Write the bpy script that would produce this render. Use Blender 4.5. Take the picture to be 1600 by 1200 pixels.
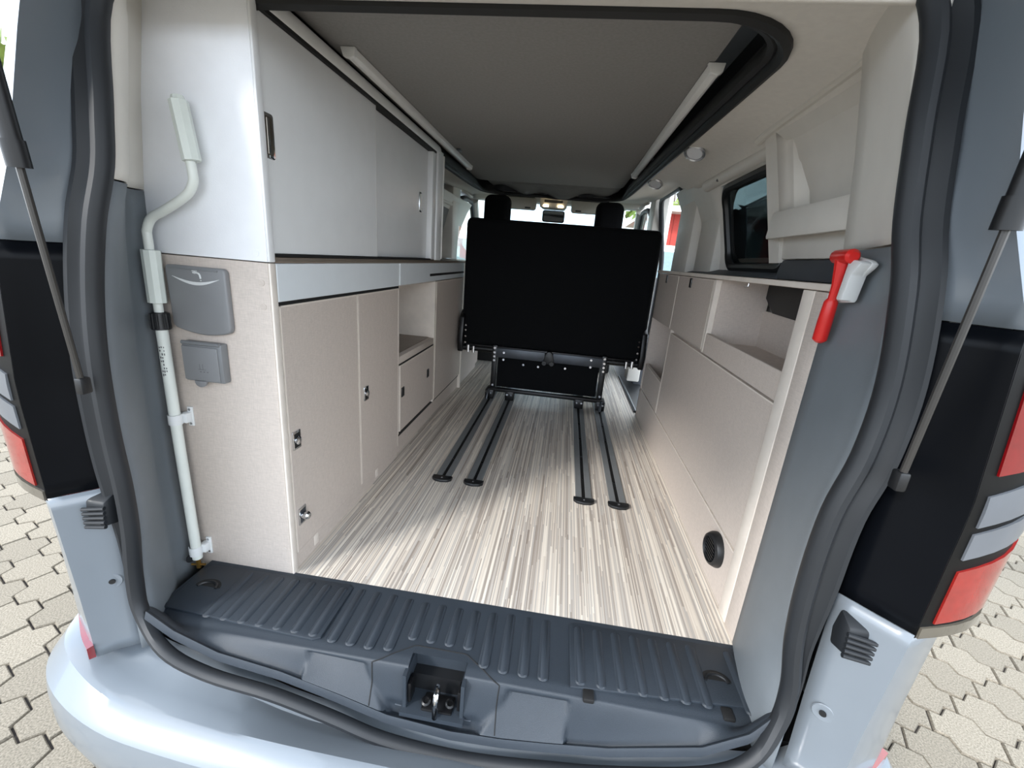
import bpy, bmesh, math, random
from mathutils import Vector, Matrix
random.seed(11)
scene = bpy.context.scene
col = scene.collection
for o in list(bpy.data.objects):
    bpy.data.objects.remove(o, do_unlink=True)

# ------------------------------------------------------------------ camera
# x = right, y = into the van, z = up; van floor is z = 0, street is z = -0.6
FPX = 665.62
ROT = ((0.9886842161, 0.1275079848, 0.0790267965),
       (0.1114393969, -0.2716247523, -0.9559295239),
       (-0.1004230131, 0.9539191306, -0.2827605183))
CAM = Vector((0, 0, 0.9))
cd = bpy.data.cameras.new('camera'); cam = bpy.data.objects.new('camera', cd); col.objects.link(cam)
cd.sensor_width = 36; cd.sensor_fit = 'HORIZONTAL'; cd.lens = 36 * FPX / 1600
cd.clip_start = 0.02; cd.clip_end = 300
rx, dn, fw = [Vector(r) for r in ROT]
m = Matrix((( rx.x, -dn.x, -fw.x, CAM.x), (rx.y, -dn.y, -fw.y, CAM.y), (rx.z, -dn.z, -fw.z, CAM.z), (0, 0, 0, 1)))
cam.matrix_world = m
scene.camera = cam

def project(p):
    d = Vector(p) - CAM
    zc = fw.dot(d)
    if zc < 0.05: return None
    return (800 + FPX * rx.dot(d) / zc, 600 + FPX * dn.dot(d) / zc)

# ------------------------------------------------------------------ world, sun, exposure
world = bpy.data.worlds.new('sky'); scene.world = world; world.use_nodes = True
nt = world.node_tree; nt.nodes.clear()
wo = nt.nodes.new('ShaderNodeOutputWorld'); bg = nt.nodes.new('ShaderNodeBackground')
tc = nt.nodes.new('ShaderNodeTexCoord'); mp = nt.nodes.new('ShaderNodeMapping')
mp.inputs['Scale'].default_value = (1.6, 1.6, 3.2)
nz = nt.nodes.new('ShaderNodeTexNoise'); nz.inputs['Scale'].default_value = 1.7; nz.inputs['Detail'].default_value = 7
rp = nt.nodes.new('ShaderNodeValToRGB')
rp.color_ramp.elements[0].position = 0.36; rp.color_ramp.elements[0].color = (0.55, 0.70, 0.90, 1)
rp.color_ramp.elements[1].position = 0.58; rp.color_ramp.elements[1].color = (0.90, 0.95, 1.0, 1)
nt.links.new(tc.outputs['Generated'], mp.inputs['Vector']); nt.links.new(mp.outputs[0], nz.inputs['Vector'])
nt.links.new(nz.outputs['Fac'], rp.inputs[0]); nt.links.new(rp.outputs[0], bg.inputs['Color'])
bg.inputs['Strength'].default_value = 1.2
nt.links.new(bg.outputs[0], wo.inputs[0])

sd = bpy.data.lights.new('sun', 'SUN'); sun = bpy.data.objects.new('sun', sd); col.objects.link(sun)
sd.energy = 0.95; sd.angle = math.radians(8); sd.color = (1.0, 0.97, 0.93)
AZ, EL = math.radians(42), math.radians(31)          # behind the camera, from the left
sdir = Vector((math.sin(AZ) * math.cos(EL), math.cos(AZ) * math.cos(EL), -math.sin(EL)))
sun.rotation_euler = sdir.to_track_quat('-Z', 'Y').to_euler(); sun.location = (-4, -6, 6)

vs = scene.view_settings
vs.view_transform = 'Standard'; vs.look = 'None'; vs.gamma = 1.0; vs.use_curve_mapping = False
vs.exposure = 1.92
scene.cycles.diffuse_bounces = 8; scene.cycles.max_bounces = 14

# ------------------------------------------------------------------ materials
def s2l(c):
    return tuple(((v / 255) / 12.92 if v / 255 <= 0.04045 else ((v / 255 + 0.055) / 1.055) ** 2.4) for v in c)

MATS = {}
def mat(name, rgb, rough=0.5, metal=0.0, var=0.06, vscale=18.0, bump=0.0, bscale=300.0, coat=0.0, spec=0.5, emit=None, estr=0.0):
    if name in MATS: return MATS[name]
    mt = bpy.data.materials.new(name); mt.use_nodes = True
    t = mt.node_tree; b = t.nodes['Principled BSDF']
    c = s2l(rgb)
    co = t.nodes.new('ShaderNodeTexCoord')
    n = t.nodes.new('ShaderNodeTexNoise'); n.inputs['Scale'].default_value = vscale; n.inputs['Detail'].default_value = 4
    t.links.new(co.outputs['Object'], n.inputs['Vector'])
    r = t.nodes.new('ShaderNodeValToRGB')
    r.color_ramp.elements[0].position = 0.3; r.color_ramp.elements[1].position = 0.7
    r.color_ramp.elements[0].color = (*[max(0, v * (1 - var)) for v in c], 1)
    r.color_ramp.elements[1].color = (*[min(1, v * (1 + var)) for v in c], 1)
    t.links.new(n.outputs['Fac'], r.inputs[0]); t.links.new(r.outputs[0], b.inputs['Base Color'])
    b.inputs['Roughness'].default_value = rough; b.inputs['Metallic'].default_value = metal
    b.inputs['Specular IOR Level'].default_value = spec
    b.inputs['Coat Weight'].default_value = coat; b.inputs['Coat Roughness'].default_value = 0.06
    if bump > 0:
        n2 = t.nodes.new('ShaderNodeTexNoise'); n2.inputs['Scale'].default_value = bscale; n2.inputs['Detail'].default_value = 3
        t.links.new(co.outputs['Object'], n2.inputs['Vector'])
        bp = t.nodes.new('ShaderNodeBump'); bp.inputs['Strength'].default_value = bump; bp.inputs['Distance'].default_value = 0.002
        t.links.new(n2.outputs['Fac'], bp.inputs['Height']); t.links.new(bp.outputs[0], b.inputs['Normal'])
    if emit:
        b.inputs['Emission Color'].default_value = (*s2l(emit), 1); b.inputs['Emission Strength'].default_value = estr
    MATS[name] = mt
    return mt

def weave(name, rgb, amount=0.10):
    """laminate printed with a fine linen weave"""
    mt = bpy.data.materials.new(name); mt.use_nodes = True
    t = mt.node_tree; b = t.nodes['Principled BSDF']; c = s2l(rgb)
    co = t.nodes.new('ShaderNodeTexCoord'); outs = []
    for sc in ((60, 60, 700), (700, 700, 60)):
        mp = t.nodes.new('ShaderNodeMapping'); mp.inputs['Scale'].default_value = sc
        n = t.nodes.new('ShaderNodeTexNoise'); n.inputs['Scale'].default_value = 1.0; n.inputs['Detail'].default_value = 2
        t.links.new(co.outputs['Object'], mp.inputs['Vector']); t.links.new(mp.outputs[0], n.inputs['Vector']); outs.append(n.outputs['Fac'])
    ad = t.nodes.new('ShaderNodeMath'); ad.operation = 'ADD'
    t.links.new(outs[0], ad.inputs[0]); t.links.new(outs[1], ad.inputs[1])
    hf = t.nodes.new('ShaderNodeMath'); hf.operation = 'MULTIPLY'; hf.inputs[1].default_value = 0.5
    t.links.new(ad.outputs[0], hf.inputs[0])
    r = t.nodes.new('ShaderNodeValToRGB'); r.color_ramp.elements[0].position = 0.35; r.color_ramp.elements[1].position = 0.65
    r.color_ramp.elements[0].color = (*[v * (1 - amount) for v in c], 1); r.color_ramp.elements[1].color = (*[min(1, v * (1 + amount)) for v in c], 1)
    t.links.new(hf.outputs[0], r.inputs[0]); t.links.new(r.outputs[0], b.inputs['Base Color'])
    b.inputs['Roughness'].default_value = 0.55; b.inputs['Specular IOR Level'].default_value = 0.35
    return mt

def glass(name, tint, refl=1.0):
    mt = bpy.data.materials.new(name); mt.use_nodes = True
    t = mt.node_tree; t.nodes.clear()
    o = t.nodes.new('ShaderNodeOutputMaterial'); mx = t.nodes.new('ShaderNodeMixShader')
    tr = t.nodes.new('ShaderNodeBsdfTransparent'); gl = t.nodes.new('ShaderNodeBsdfGlossy'); fr = t.nodes.new('ShaderNodeLayerWeight')
    pw = t.nodes.new('ShaderNodeMath'); pw.operation = 'POWER'; pw.inputs[1].default_value = 4.0
    ma = t.nodes.new('ShaderNodeMath'); ma.operation = 'MULTIPLY_ADD'; ma.inputs[1].default_value = 0.9; ma.inputs[2].default_value = 0.05
    tr.inputs['Color'].default_value = (*tint, 1); gl.inputs['Roughness'].default_value = 0.02
    gl.inputs['Color'].default_value = (refl, refl, refl, 1)
    fr.inputs['Blend'].default_value = 0.5; t.links.new(fr.outputs['Facing'], pw.inputs[0]); t.links.new(pw.outputs[0], ma.inputs[0]); t.links.new(ma.outputs[0], mx.inputs[0]); t.links.new(tr.outputs[0], mx.inputs[1]); t.links.new(gl.outputs[0], mx.inputs[2])
    t.links.new(mx.outputs[0], o.inputs[0])
    return mt

def stripes_mat():
    mt = bpy.data.materials.new('striped_vinyl'); mt.use_nodes = True
    t = mt.node_tree; b = t.nodes['Principled BSDF']
    N = lambda k: t.nodes.new(k)
    def math_(op, a, c=None):
        n = N('ShaderNodeMath'); n.operation = op
        for i, v in enumerate((a, c)):
            if v is None: continue
            if isinstance(v, (int, float)): n.inputs[i].default_value = v
            else: t.links.new(v, n.inputs[i])
        return n.outputs[0]
    co = N('ShaderNodeTexCoord'); sp = N('ShaderNodeSeparateXYZ'); t.links.new(co.outputs['Object'], sp.inputs[0])
    def layer(freq, seg):
        st = math_('FLOOR', math_('MULTIPLY', sp.outputs['X'], freq))
        w1 = N('ShaderNodeTexWhiteNoise'); w1.noise_dimensions = '1D'; t.links.new(st, w1.inputs['W'])
        sg = math_('FLOOR', math_('ADD', math_('MULTIPLY', sp.outputs['Y'], seg), math_('MULTIPLY', w1.outputs['Value'], 17.0)))
        cv = N('ShaderNodeCombineXYZ'); t.links.new(st, cv.inputs[0]); t.links.new(sg, cv.inputs[1])
        w2 = N('ShaderNodeTexWhiteNoise'); w2.noise_dimensions = '2D'; t.links.new(cv.outputs[0], w2.inputs['Vector'])
        return w2.outputs['Value']
    v = math_('ADD', math_('MULTIPLY', layer(340, 2.2), 0.62), math_('MULTIPLY', layer(128, 1.3), 0.38))
    r = N('ShaderNodeValToRGB'); e = r.color_ramp.elements
    e[0].position = 0.05; e[0].color = (*s2l((142, 131, 122)), 1)
    e[1].position = 0.95; e[1].color = (*s2l((232, 224, 212)), 1)
    for p, c in ((0.3, (174, 164, 154)), (0.45, (186, 181, 175)), (0.6, (208, 197, 184)), (0.75, (221, 212, 199))):
        q = e.new(p); q.color = (*s2l(c), 1)
    t.links.new(v, r.inputs[0]); t.links.new(r.outputs[0], b.inputs['Base Color'])
    b.inputs['Roughness'].default_value = 0.42; b.inputs['Specular IOR Level'].default_value = 0.4
    return mt

def paver_mat(name, rgb, bricks=False):
    mt = bpy.data.materials.new(name); mt.use_nodes = True
    t = mt.node_tree; b = t.nodes['Principled BSDF']
    co = t.nodes.new('ShaderNodeTexCoord'); oi = t.nodes.new('ShaderNodeObjectInfo')
    n = t.nodes.new('ShaderNodeTexNoise'); n.inputs['Scale'].default_value = 190; n.inputs['Detail'].default_value = 5
    t.links.new(co.outputs['Object'], n.inputs['Vector'])
    r = t.nodes.new('ShaderNodeValToRGB'); c = s2l(rgb)
    r.color_ramp.elements[0].position = 0.32; r.color_ramp.elements[0].color = (*[v * 0.62 for v in c], 1)
    r.color_ramp.elements[1].position = 0.68; r.color_ramp.elements[1].color = (*[min(1, v * 1.28) for v in c], 1)
    t.links.new(n.outputs['Fac'], r.inputs[0])
    hs = t.nodes.new('ShaderNodeHueSaturation')
    mr = t.nodes.new('ShaderNodeMapRange'); mr.inputs['To Min'].default_value = 0.86; mr.inputs['To Max'].default_value = 1.1
    t.links.new(oi.outputs['Random'], mr.inputs['Value']); t.links.new(mr.outputs[0], hs.inputs['Value'])
    t.links.new(r.outputs[0], hs.inputs['Color']); last = hs.outputs[0]
    if bricks:
        mp = t.nodes.new('ShaderNodeMapping'); mp.inputs['Rotation'].default_value = (0, 0, math.radians(24))
        t.links.new(co.outputs['Object'], mp.inputs['Vector'])
        bk = t.nodes.new('ShaderNodeTexBrick'); bk.inputs['Scale'].default_value = 1.0
        bk.inputs['Brick Width'].default_value = 0.2; bk.inputs['Row Height'].default_value = 0.14; bk.inputs['Mortar Size'].default_value = 0.006
        bk.inputs['Mortar'].default_value = (0.05, 0.04, 0.035, 1)
        t.links.new(mp.outputs[0], bk.inputs['Vector'])
        t.links.new(last, bk.inputs['Color1']); t.links.new(last, bk.inputs['Color2']); last = bk.outputs['Color']
    t.links.new(last, b.inputs['Base Color'])
    b.inputs['Roughness'].default_value = 0.9; b.inputs['Specular IOR Level'].default_value = 0.2
    bp = t.nodes.new('ShaderNodeBump'); bp.inputs['Strength'].default_value = 0.35; bp.inputs['Distance'].default_value = 0.002
    t.links.new(n.outputs['Fac'], bp.inputs['Height']); t.links.new(bp.outputs[0], b.inputs['Normal'])
    return mt

def siding_mat():
    mt = bpy.data.materials.new('pale_siding'); mt.use_nodes = True
    t = mt.node_tree; b = t.nodes['Principled BSDF']
    b.inputs['Base Color'].default_value = (*s2l((200, 208, 206)), 1); b.inputs['Roughness'].default_value = 0.6
    return mt

BEIGE = weave('beige_linen_laminate', (194, 183, 174))
BEIGE_IN = weave('beige_linen_carcass', (192, 182, 174))
EDGE = mat('cream_edge_band', (218, 209, 199), 0.45)
WHITE = mat('white_laminate', (226, 228, 230), 0.35, var=0.02, bump=0.03, bscale=500)
WHITE_LEATHER = mat('white_grained_laminate', (232, 234, 238), 0.5, var=0.02, bump=0.15, bscale=420)
SATIN = mat('satin_pale_grey_door', (226, 228, 229), 0.32, var=0.015)
BAND = mat('pale_blue_grey_drawer', (220, 226, 230), 0.3, var=0.015)
ALU = mat('white_powder_coated_aluminium', (222, 222, 220), 0.38, var=0.02)
WORKTOP = mat('taupe_worktop', (128, 116, 104), 0.4, var=0.1)
CHROME = mat('chrome', (205, 207, 210), 0.12, 1.0, var=0.02)
BLACKP = mat('black_plastic', (22, 23, 25), 0.42, var=0.15)
GAP = mat('black_shadow_gap_strip', (16, 16, 17), 0.7)
SEATCLOTH = mat('black_seat_fabric', (15, 16, 18), 0.95, var=0.3, vscale=200, bump=0.2, bscale=600, spec=0.15)
STEEL = mat('dark_painted_steel', (72, 76, 82), 0.4, 0.55, var=0.08)
BLKSTEEL = mat('black_painted_steel', (14, 14, 16), 0.38, 0.2)
RAILALU = mat('anthracite_anodised_rail', (122, 125, 127), 0.4, 0.2, var=0.04)
RAILSLOT = mat('rail_slot', (12, 12, 13), 0.6)
LINING = mat('warm_grey_roof_lining', (216, 212, 205), 0.85, var=0.03, vscale=60, bump=0.12, bscale=500, spec=0.2)
LINING_T = mat('pale_trim_plastic', (210, 206, 198), 0.6, var=0.02, bump=0.08, bscale=500)
DARKTRIM = mat('mid_grey_trim_plastic', (108, 114, 119), 0.52, var=0.03, bump=0.12, bscale=450)
DARKWALL = mat('charcoal_trim_plastic', (62, 65, 70), 0.55, var=0.04, bump=0.12, bscale=450)
BEDBOARD = mat('grey_felt_bed_board', (138, 136, 134), 0.95, var=0.06, vscale=120, bump=0.2, bscale=600, spec=0.1)
RUBBER = mat('black_rubber', (28, 31, 35), 0.55, var=0.06)
RUBBER2 = mat('roof_ring_rubber', (26, 27, 28), 0.6, var=0.06)
SILL = mat('anthracite_grained_plastic', (43, 50, 58), 0.5, var=0.04, bump=0.35, bscale=900)
SILLPAD = mat('anthracite_smooth_plastic', (62, 68, 76), 0.5, var=0.03, bump=0.2, bscale=900)
PAINT = mat('pale_grey_car_paint', (113, 120, 127), 0.28, 0.0, var=0.01, coat=0.5)
PAINTD = mat('slate_car_paint', (104, 114, 126), 0.3, 0.1, var=0.01, coat=0.6)
GLOSSBLK = mat('gloss_black_panel', (9, 11, 15), 0.3, var=0.05, spec=0.1)
LAMPRED = mat('red_lamp_lens', (116, 3, 10), 0.12, var=0.12, vscale=60, coat=0.8)
LAMPRED2 = mat('coral_lamp_lens', (134, 30, 26), 0.12, var=0.14, vscale=40, coat=0.8)
LAMPGREY = mat('grey_lamp_bar', (108, 112, 118), 0.3, 0.3, var=0.05)
LAMPBASE = mat('smoked_lamp_base', (16, 16, 16), 0.45, var=0.1, spec=0.15)
CLEARRIM = mat('smoky_clear_lamp_rim', (84, 79, 70), 0.15, var=0.1, coat=1.0)
HAMRED = mat('red_hammer_plastic', (206, 34, 30), 0.35, var=0.04)
HAMWHITE = mat('white_holder_plastic', (214, 216, 216), 0.4, var=0.02)
CRANK = mat('pale_grey_crank_tube', (212, 216, 210), 0.35, var=0.03)
CRANKGRIP = mat('crank_grip_plastic', (206, 212, 206), 0.45, var=0.04)
BRASS = mat('brass_hook', (176, 138, 72), 0.3, 0.9)
FLAP = mat('grey_flap_plastic', (124, 125, 127), 0.42, var=0.02, bump=0.08, bscale=700)
FLAP2 = mat('darker_grey_flap_plastic', (116, 118, 120), 0.42, var=0.02)
PRINT = mat('light_print', (206, 208, 208), 0.5)
PRINTD = mat('dark_print', (92, 92, 94), 0.6)
SILVER = mat('silver_lamp_ring', (198, 200, 204), 0.25, 0.8)
LAMPGLASS = mat('spot_lens', (214, 216, 220), 0.3, var=0.02)
LEDWARM = mat('warm_led', (255, 236, 196), 0.3, emit=(255, 232, 190), estr=9.0)
GLINTCOOL = mat('cool_glint', (244, 248, 255), 0.3, emit=(240, 246, 255), estr=6.0)  # emission imitates the bright glint on the step, not a lamp
STEPMAT = mat('blue_grey_step', (118, 136, 152), 0.45)
FLOORMAT = stripes_mat()
RODMAT = mat('dark_strut_rod', (66, 64, 62), 0.35, 0.4)
PAVER = paver_mat('sand_concrete_paver', (130, 122, 109))
PAVEFAR = paver_mat('sand_concrete_paving_far', (130, 122, 109), True)
JOINT = mat('dark_sand_joint', (44, 38, 35), 0.95, var=0.3, vscale=80)
GL_DARK = glass('tinted_glass', (0.3, 0.33, 0.33))
GL_CLEAR = glass('clear_glass', (0.86, 0.92, 0.90))
REDWALL = mat('red_painted_boards', (176, 62, 52), 0.7, var=0.1)
ROOFG = mat('pale_roof_edge', (214, 212, 206), 0.6)
CARWHITE = mat('white_car_paint', (232, 236, 238), 0.3, var=0.01, coat=0.8)
CARSILV = mat('silver_car_paint', (196, 202, 206), 0.3, 0.3, var=0.01, coat=0.8)
CARGLASS = mat('car_window_glass', (90, 112, 116), 0.08, var=0.1, coat=1.0)
TYRE = mat('tyre_rubber', (26, 26, 27), 0.8)
BARK = mat('tree_bark', (96, 78, 60), 0.9, var=0.3)
LEAF = mat('leaf_green', (112, 128, 58), 0.7, var=0.35, vscale=6)
SIDING = siding_mat()

# ------------------------------------------------------------------ mesh builder
class MB:
    def __init__(s): s.v = []; s.f = []
    def add(s, vs, fs):
        k = len(s.v); s.v += [tuple(p) for p in vs]; s.f += [tuple(i + k for i in f) for f in fs]; return s
    def box(s, x0, x1, y0, y1, z0, z1, bev=0.0, seg=2):
        if bev <= 0:
            return s.add([(x, y, z) for x in (x0, x1) for y in (y0, y1) for z in (z0, z1)],
                         [(0, 1, 3, 2), (4, 6, 7, 5), (0, 4, 5, 1), (2, 3, 7, 6), (0, 2, 6, 4), (1, 5, 7, 3)])
        bm = bmesh.new(); bmesh.ops.create_cube(bm, size=1)
        for v in bm.verts:
            v.co = Vector(((x0 + x1) / 2 + v.co.x * (x1 - x0), (y0 + y1) / 2 + v.co.y * (y1 - y0), (z0 + z1) / 2 + v.co.z * (z1 - z0)))
        b = min(bev, 0.49 * min(abs(x1 - x0), abs(y1 - y0), abs(z1 - z0)))
        bmesh.ops.bevel(bm, geom=list(bm.edges), offset=b, segments=seg, affect='EDGES', profile=0.5)
        return s._bm(bm)
    def _bm(s, bm):
        bm.verts.ensure_lookup_table(); bm.verts.index_update()
        s.add([v.co[:] for v in bm.verts], [[v.index for v in f.verts] for f in bm.faces]); bm.free(); return s
    def prism(s, poly, axis, a, b, bev=0.0):
        """poly: 2D points in the two other axes (in x,y,z order), extruded along axis from a to b"""
        def P(u, v, w): return {'x': (w, u, v), 'y': (u, w, v), 'z': (u, v, w)}[axis]
        n = len(poly); vs = [P(u, v, a) for u, v in poly] + [P(u, v, b) for u, v in poly]
        fs = [tuple(range(n)), tuple(range(2 * n - 1, n - 1, -1))] + [(i, (i + 1) % n, n + (i + 1) % n, n + i) for i in range(n)]
        if bev <= 0: return s.add(vs, fs)
        bm = bmesh.new(); bv = [bm.verts.new(p) for p in vs]
        for f in fs: bm.faces.new([bv[i] for i in f])
        bmesh.ops.recalc_face_normals(bm, faces=bm.faces)
        es = [e for e in bm.edges if e.calc_face_angle(0) > 0.5]
        bmesh.ops.bevel(bm, geom=es, offset=bev, segments=2, affect='EDGES', profile=0.5)
        return s._bm(bm)
    def slab(s, pts, nrm, th):
        """polygon given in 3D, thickened by th along nrm"""
        n = len(pts); nv = Vector(nrm).normalized() * th
        return s.add([tuple(p) for p in pts] + [tuple(Vector(p) + nv) for p in pts],
                     [tuple(range(n)), tuple(range(2 * n - 1, n - 1, -1))] + [(i, (i + 1) % n, n + (i + 1) % n, n + i) for i in range(n)])
    def tube(s, pts, r, n=10, closed=False, ry=None):
        pts = [Vector(p) for p in pts]; k = len(pts)
        rad = r if isinstance(r, (list, tuple)) else [r] * k
        T = []
        for i in range(k):
            a = pts[(i - 1) % k] if (closed or i > 0) else pts[i]
            b = pts[(i + 1) % k] if (closed or i < k - 1) else pts[i]
            T.append((b - a).normalized())
        up = Vector((0, 0, 1)) if abs(T[0].z) < 0.9 else Vector((1, 0, 0))
        u = T[0].cross(up).normalized(); vs = []
        for i in range(k):
            u = (u - T[i] * u.dot(T[i])).normalized(); w = T[i].cross(u)
            for j in range(n):
                a = 2 * math.pi * j / n
                vs.append(pts[i] + (u * math.cos(a) + w * math.sin(a)) * rad[i])
        fs = []
        for i in range(k if closed else k - 1):
            for j in range(n):
                a, b = i * n + j, i * n + (j + 1) % n; c = ((i + 1) % k) * n
                fs.append((a, b, c + (j + 1) % n, c + j))
        if not closed: fs += [tuple(range(n - 1, -1, -1)), tuple((k - 1) * n + j for j in range(n))]
        return s.add(vs, fs)
    def sweep(s, path, sec, e1, e2, closed=True, sc=None):
        """section points (a,b) placed at path[i] + a*e1[i] + b*e2[i]"""
        k, n = len(path), len(sec); vs = []
        for p, a1, a2, q in zip(path, e1, e2, sc or [1.0] * k):
            for a, b in sec: vs.append(Vector(p) + a1 * a * q + a2 * b * q)
        fs = []
        for i in range(k if closed else k - 1):
            for j in range(n):
                a, b = i * n + j, i * n + (j + 1) % n; c = ((i + 1) % k) * n
                fs.append((a, b, c + (j + 1) % n, c + j))
        if not closed: fs += [tuple(range(n)), tuple((k - 1) * n + j for j in range(n - 1, -1, -1))]
        return s.add(vs, fs)
    def grid(s, rows, skip=None):
        n = len(rows[0]); vs = [p for r in rows for p in r]; fs = []
        for i in range(len(rows) - 1):
            for j in range(n - 1):
                if skip and skip(i, j): continue
                fs.append((i * n + j, i * n + j + 1, (i + 1) * n + j + 1, (i + 1) * n + j))
        return s.add(vs, fs)
    def disc(s, c, axis, r, h, n=20, r2=None):
        c = Vector(c); ax = Vector(axis).normalized()
        up = Vector((0, 0, 1)) if abs(ax.z) < 0.9 else Vector((1, 0, 0))
        u = ax.cross(up).normalized(); w = ax.cross(u); r2 = r if r2 is None else r2
        ring = lambda q, rr: [q + (u * math.cos(2 * math.pi * j / n) + w * math.sin(2 * math.pi * j / n)) * rr for j in range(n)]
        return s.add(ring(c, r) + ring(c + ax * h, r2), [tuple(range(n)), tuple(range(2 * n - 1, n - 1, -1))] + [(j, (j + 1) % n, n + (j + 1) % n, n + j) for j in range(n)])
    def lathe(s, prof, c, axis, n=24):
        """prof: (radius, height along axis)"""
        c = Vector(c); ax = Vector(axis).normalized()
        up = Vector((0, 0, 1)) if abs(ax.z) < 0.9 else Vector((1, 0, 0))
        u = ax.cross(up).normalized(); w = ax.cross(u); vs = []; k = len(prof)
        for r, h in prof:
            for j in range(n):
                a = 2 * math.pi * j / n; vs.append(c + ax * h + (u * math.cos(a) + w * math.sin(a)) * max(r, 1e-4))
        return s.add(vs, [(i * n + j, i * n + (j + 1) % n, (i + 1) * n + (j + 1) % n, (i + 1) * n + j) for i in range(k - 1) for j in range(n)])
    def mesh(s, name, smooth=35, fix=True):
        me = bpy.data.meshes.new(name); me.from_pydata(s.v, [], s.f); me.update()
        if fix:
            bm = bmesh.new(); bm.from_mesh(me); bmesh.ops.remove_doubles(bm, verts=bm.verts, dist=1e-5)
            bmesh.ops.recalc_face_normals(bm, faces=bm.faces); bm.to_mesh(me); bm.free()
        if smooth:
            for p in me.polygons: p.use_smooth = True
            me.set_sharp_from_angle(angle=math.radians(smooth))
        return me
    def build(s, name, mt, parent=None, label=None, smooth=35, solid=0, fix=True):
        o = bpy.data.objects.new(name, s.mesh(name, smooth, fix)); o.data.materials.append(mt); col.objects.link(o)
        if solid:
            md = o.modifiers.new('thickness', 'SOLIDIFY'); md.thickness = solid; md.offset = 0
        attach(o, parent)
        if label: o['label'] = label
        return o

BASE = {}
def attach(o, parent):
    if parent is not None:
        o.parent = parent
        o.matrix_parent_inverse = Matrix.Translation(-Vector(BASE.get(parent.name, (0, 0, 0))))
def thing(name, loc, label, cat, group=None):
    o = bpy.data.objects.new(name, None); col.objects.link(o); o.location = loc; o.empty_display_size = 0.05
    BASE[o.name] = tuple(loc); return tag(o, label, cat, group)
def tag(o, label, cat, group=None):
    o['label'] = label; o['category'] = cat
    if group: o['group'] = group
    return o
def struct(o, label=None):
    o['kind'] = 'structure'
    if label: o['label'] = label
    return o
def M(): return MB()
def lerp(a, b, t): return a + (b - a) * t
def interp(tab, z):
    """tab rows (z, v1, v2, ...) sorted by z"""
    if z <= tab[0][0]: return tab[0][1:]
    for a, b in zip(tab, tab[1:]):
        if z <= b[0]:
            t = (z - a[0]) / (b[0] - a[0]); return tuple(lerp(p, q, t) for p, q in zip(a[1:], b[1:]))
    return tab[-1][1:]
def smooth_path(pts, sub=6, closed=False):
    pts = [Vector(p) for p in pts]; n = len(pts); out = []
    rng = range(n) if closed else range(n - 1)
    for i in rng:
        p0 = pts[(i - 1) % n] if (closed or i > 0) else pts[i]
        p1 = pts[i]; p2 = pts[(i + 1) % n]
        p3 = pts[(i + 2) % n] if (closed or i < n - 2) else p2
        for k in range(sub):
            t = k / sub
            out.append(0.5 * ((2 * p1) + (p2 - p0) * t + (2 * p0 - 5 * p1 + 4 * p2 - p3) * t * t + (3 * p1 - p0 - 3 * p2 + p3) * t ** 3))
    if not closed: out.append(pts[-1])
    return out
def sstep(a, b, x):
    t = max(0.0, min(1.0, (x - a) / (b - a))); return t * t * (3 - 2 * t)
def rrect(a0, a1, b0, b1, r, k=5):
    out = []
    for cx, cy, st in ((a1 - r, b1 - r, 0), (a0 + r, b1 - r, 90), (a0 + r, b0 + r, 180), (a1 - r, b0 + r, 270)):
        for i in range(k + 1):
            a = math.radians(st + 90 * i / k); out.append((cx + r * math.cos(a), cy + r * math.sin(a)))
    return out

XC = -0.18          # centre line of the van
XL, XR = -0.668, 0.5295   # fronts of the left and right furniture

# ================================================================== STRUCTURE: street
ground = struct(M().box(-40, 40, -25, 60, -0.9, -0.618).build('ground', PAVEFAR, smooth=0), 'sand coloured concrete paving of the forecourt')
GA = math.radians(-24); GE = Vector((math.cos(GA), math.sin(GA), 0)); GN = Vector((-math.sin(GA), math.cos(GA), 0))
def paver_mesh():
    half = [(-.1, .046), (-.062, .046), (-.040, .094), (.040, .094), (.062, .046), (.1, .046)]
    poly = half + [(-u, -v) for u, v in half]
    def inset(d):
        out = []
        n = len(poly)
        for i in range(n):
            p0, p1, p2 = Vector(poly[i - 1]), Vector(poly[i]), Vector(poly[(i + 1) % n])
            n1 = Vector((-(p1 - p0).y, (p1 - p0).x)).normalized(); n2 = Vector((-(p2 - p1).y, (p2 - p1).x)).normalized()
            # polygon runs clockwise: inward is to the right
            b = -(n1 + n2); q = p1 + b * (-d) / max(0.3, (1 + n1.dot(n2))) * -1
            out.append(q)
        return out
    a, b = inset(0.0026), inset(0.006)
    W = lambda q, z: GE * q.x + GN * q.y + Vector((0, 0, z))
    n = len(poly); mb = M()
    vs = [W(q, -0.05) for q in a] + [W(q, -0.006) for q in a] + [W(q, 0.0) for q in b]
    fs = [tuple(range(2 * n, 3 * n))]
    for k in (0, 1):
        fs += [(k * n + i, k * n + (i + 1) % n, (k + 1) * n + (i + 1) % n, (k + 1) * n + i) for i in range(n)]
    mb.add(vs, fs)
    return mb.mesh('paver', 30)
pm = paver_mesh(); pm.materials.append(PAVER)
cand = []; rest = []
for i in range(-40, 41):
    for j in range(-50, 51):
        p = GE * ((i + 0.5 * (j % 2)) * 0.2 + 0.02) + GN * (j * 0.14 + 0.03) + Vector((0, 0, -0.6))
        if abs(p.x - XC) < 0.86 and p.y > 0.5: continue
        q = project(p); u, v = q or (9999, 9999)
        if (-90 < u < 60 + (v - 640) * 0.75 and 640 < v < 1290 and u < 470) or (u > 1340 and u < 1700 and 800 < v < 1290):
            cand.append(((p - CAM).length, p))
        elif -4.6 < p.x < 4.6 and -1.4 < p.y < 5.2: rest.append(p)
cand.sort(key=lambda c: c[0])
cand_far = [p for d, p in cand[300:]]
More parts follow.
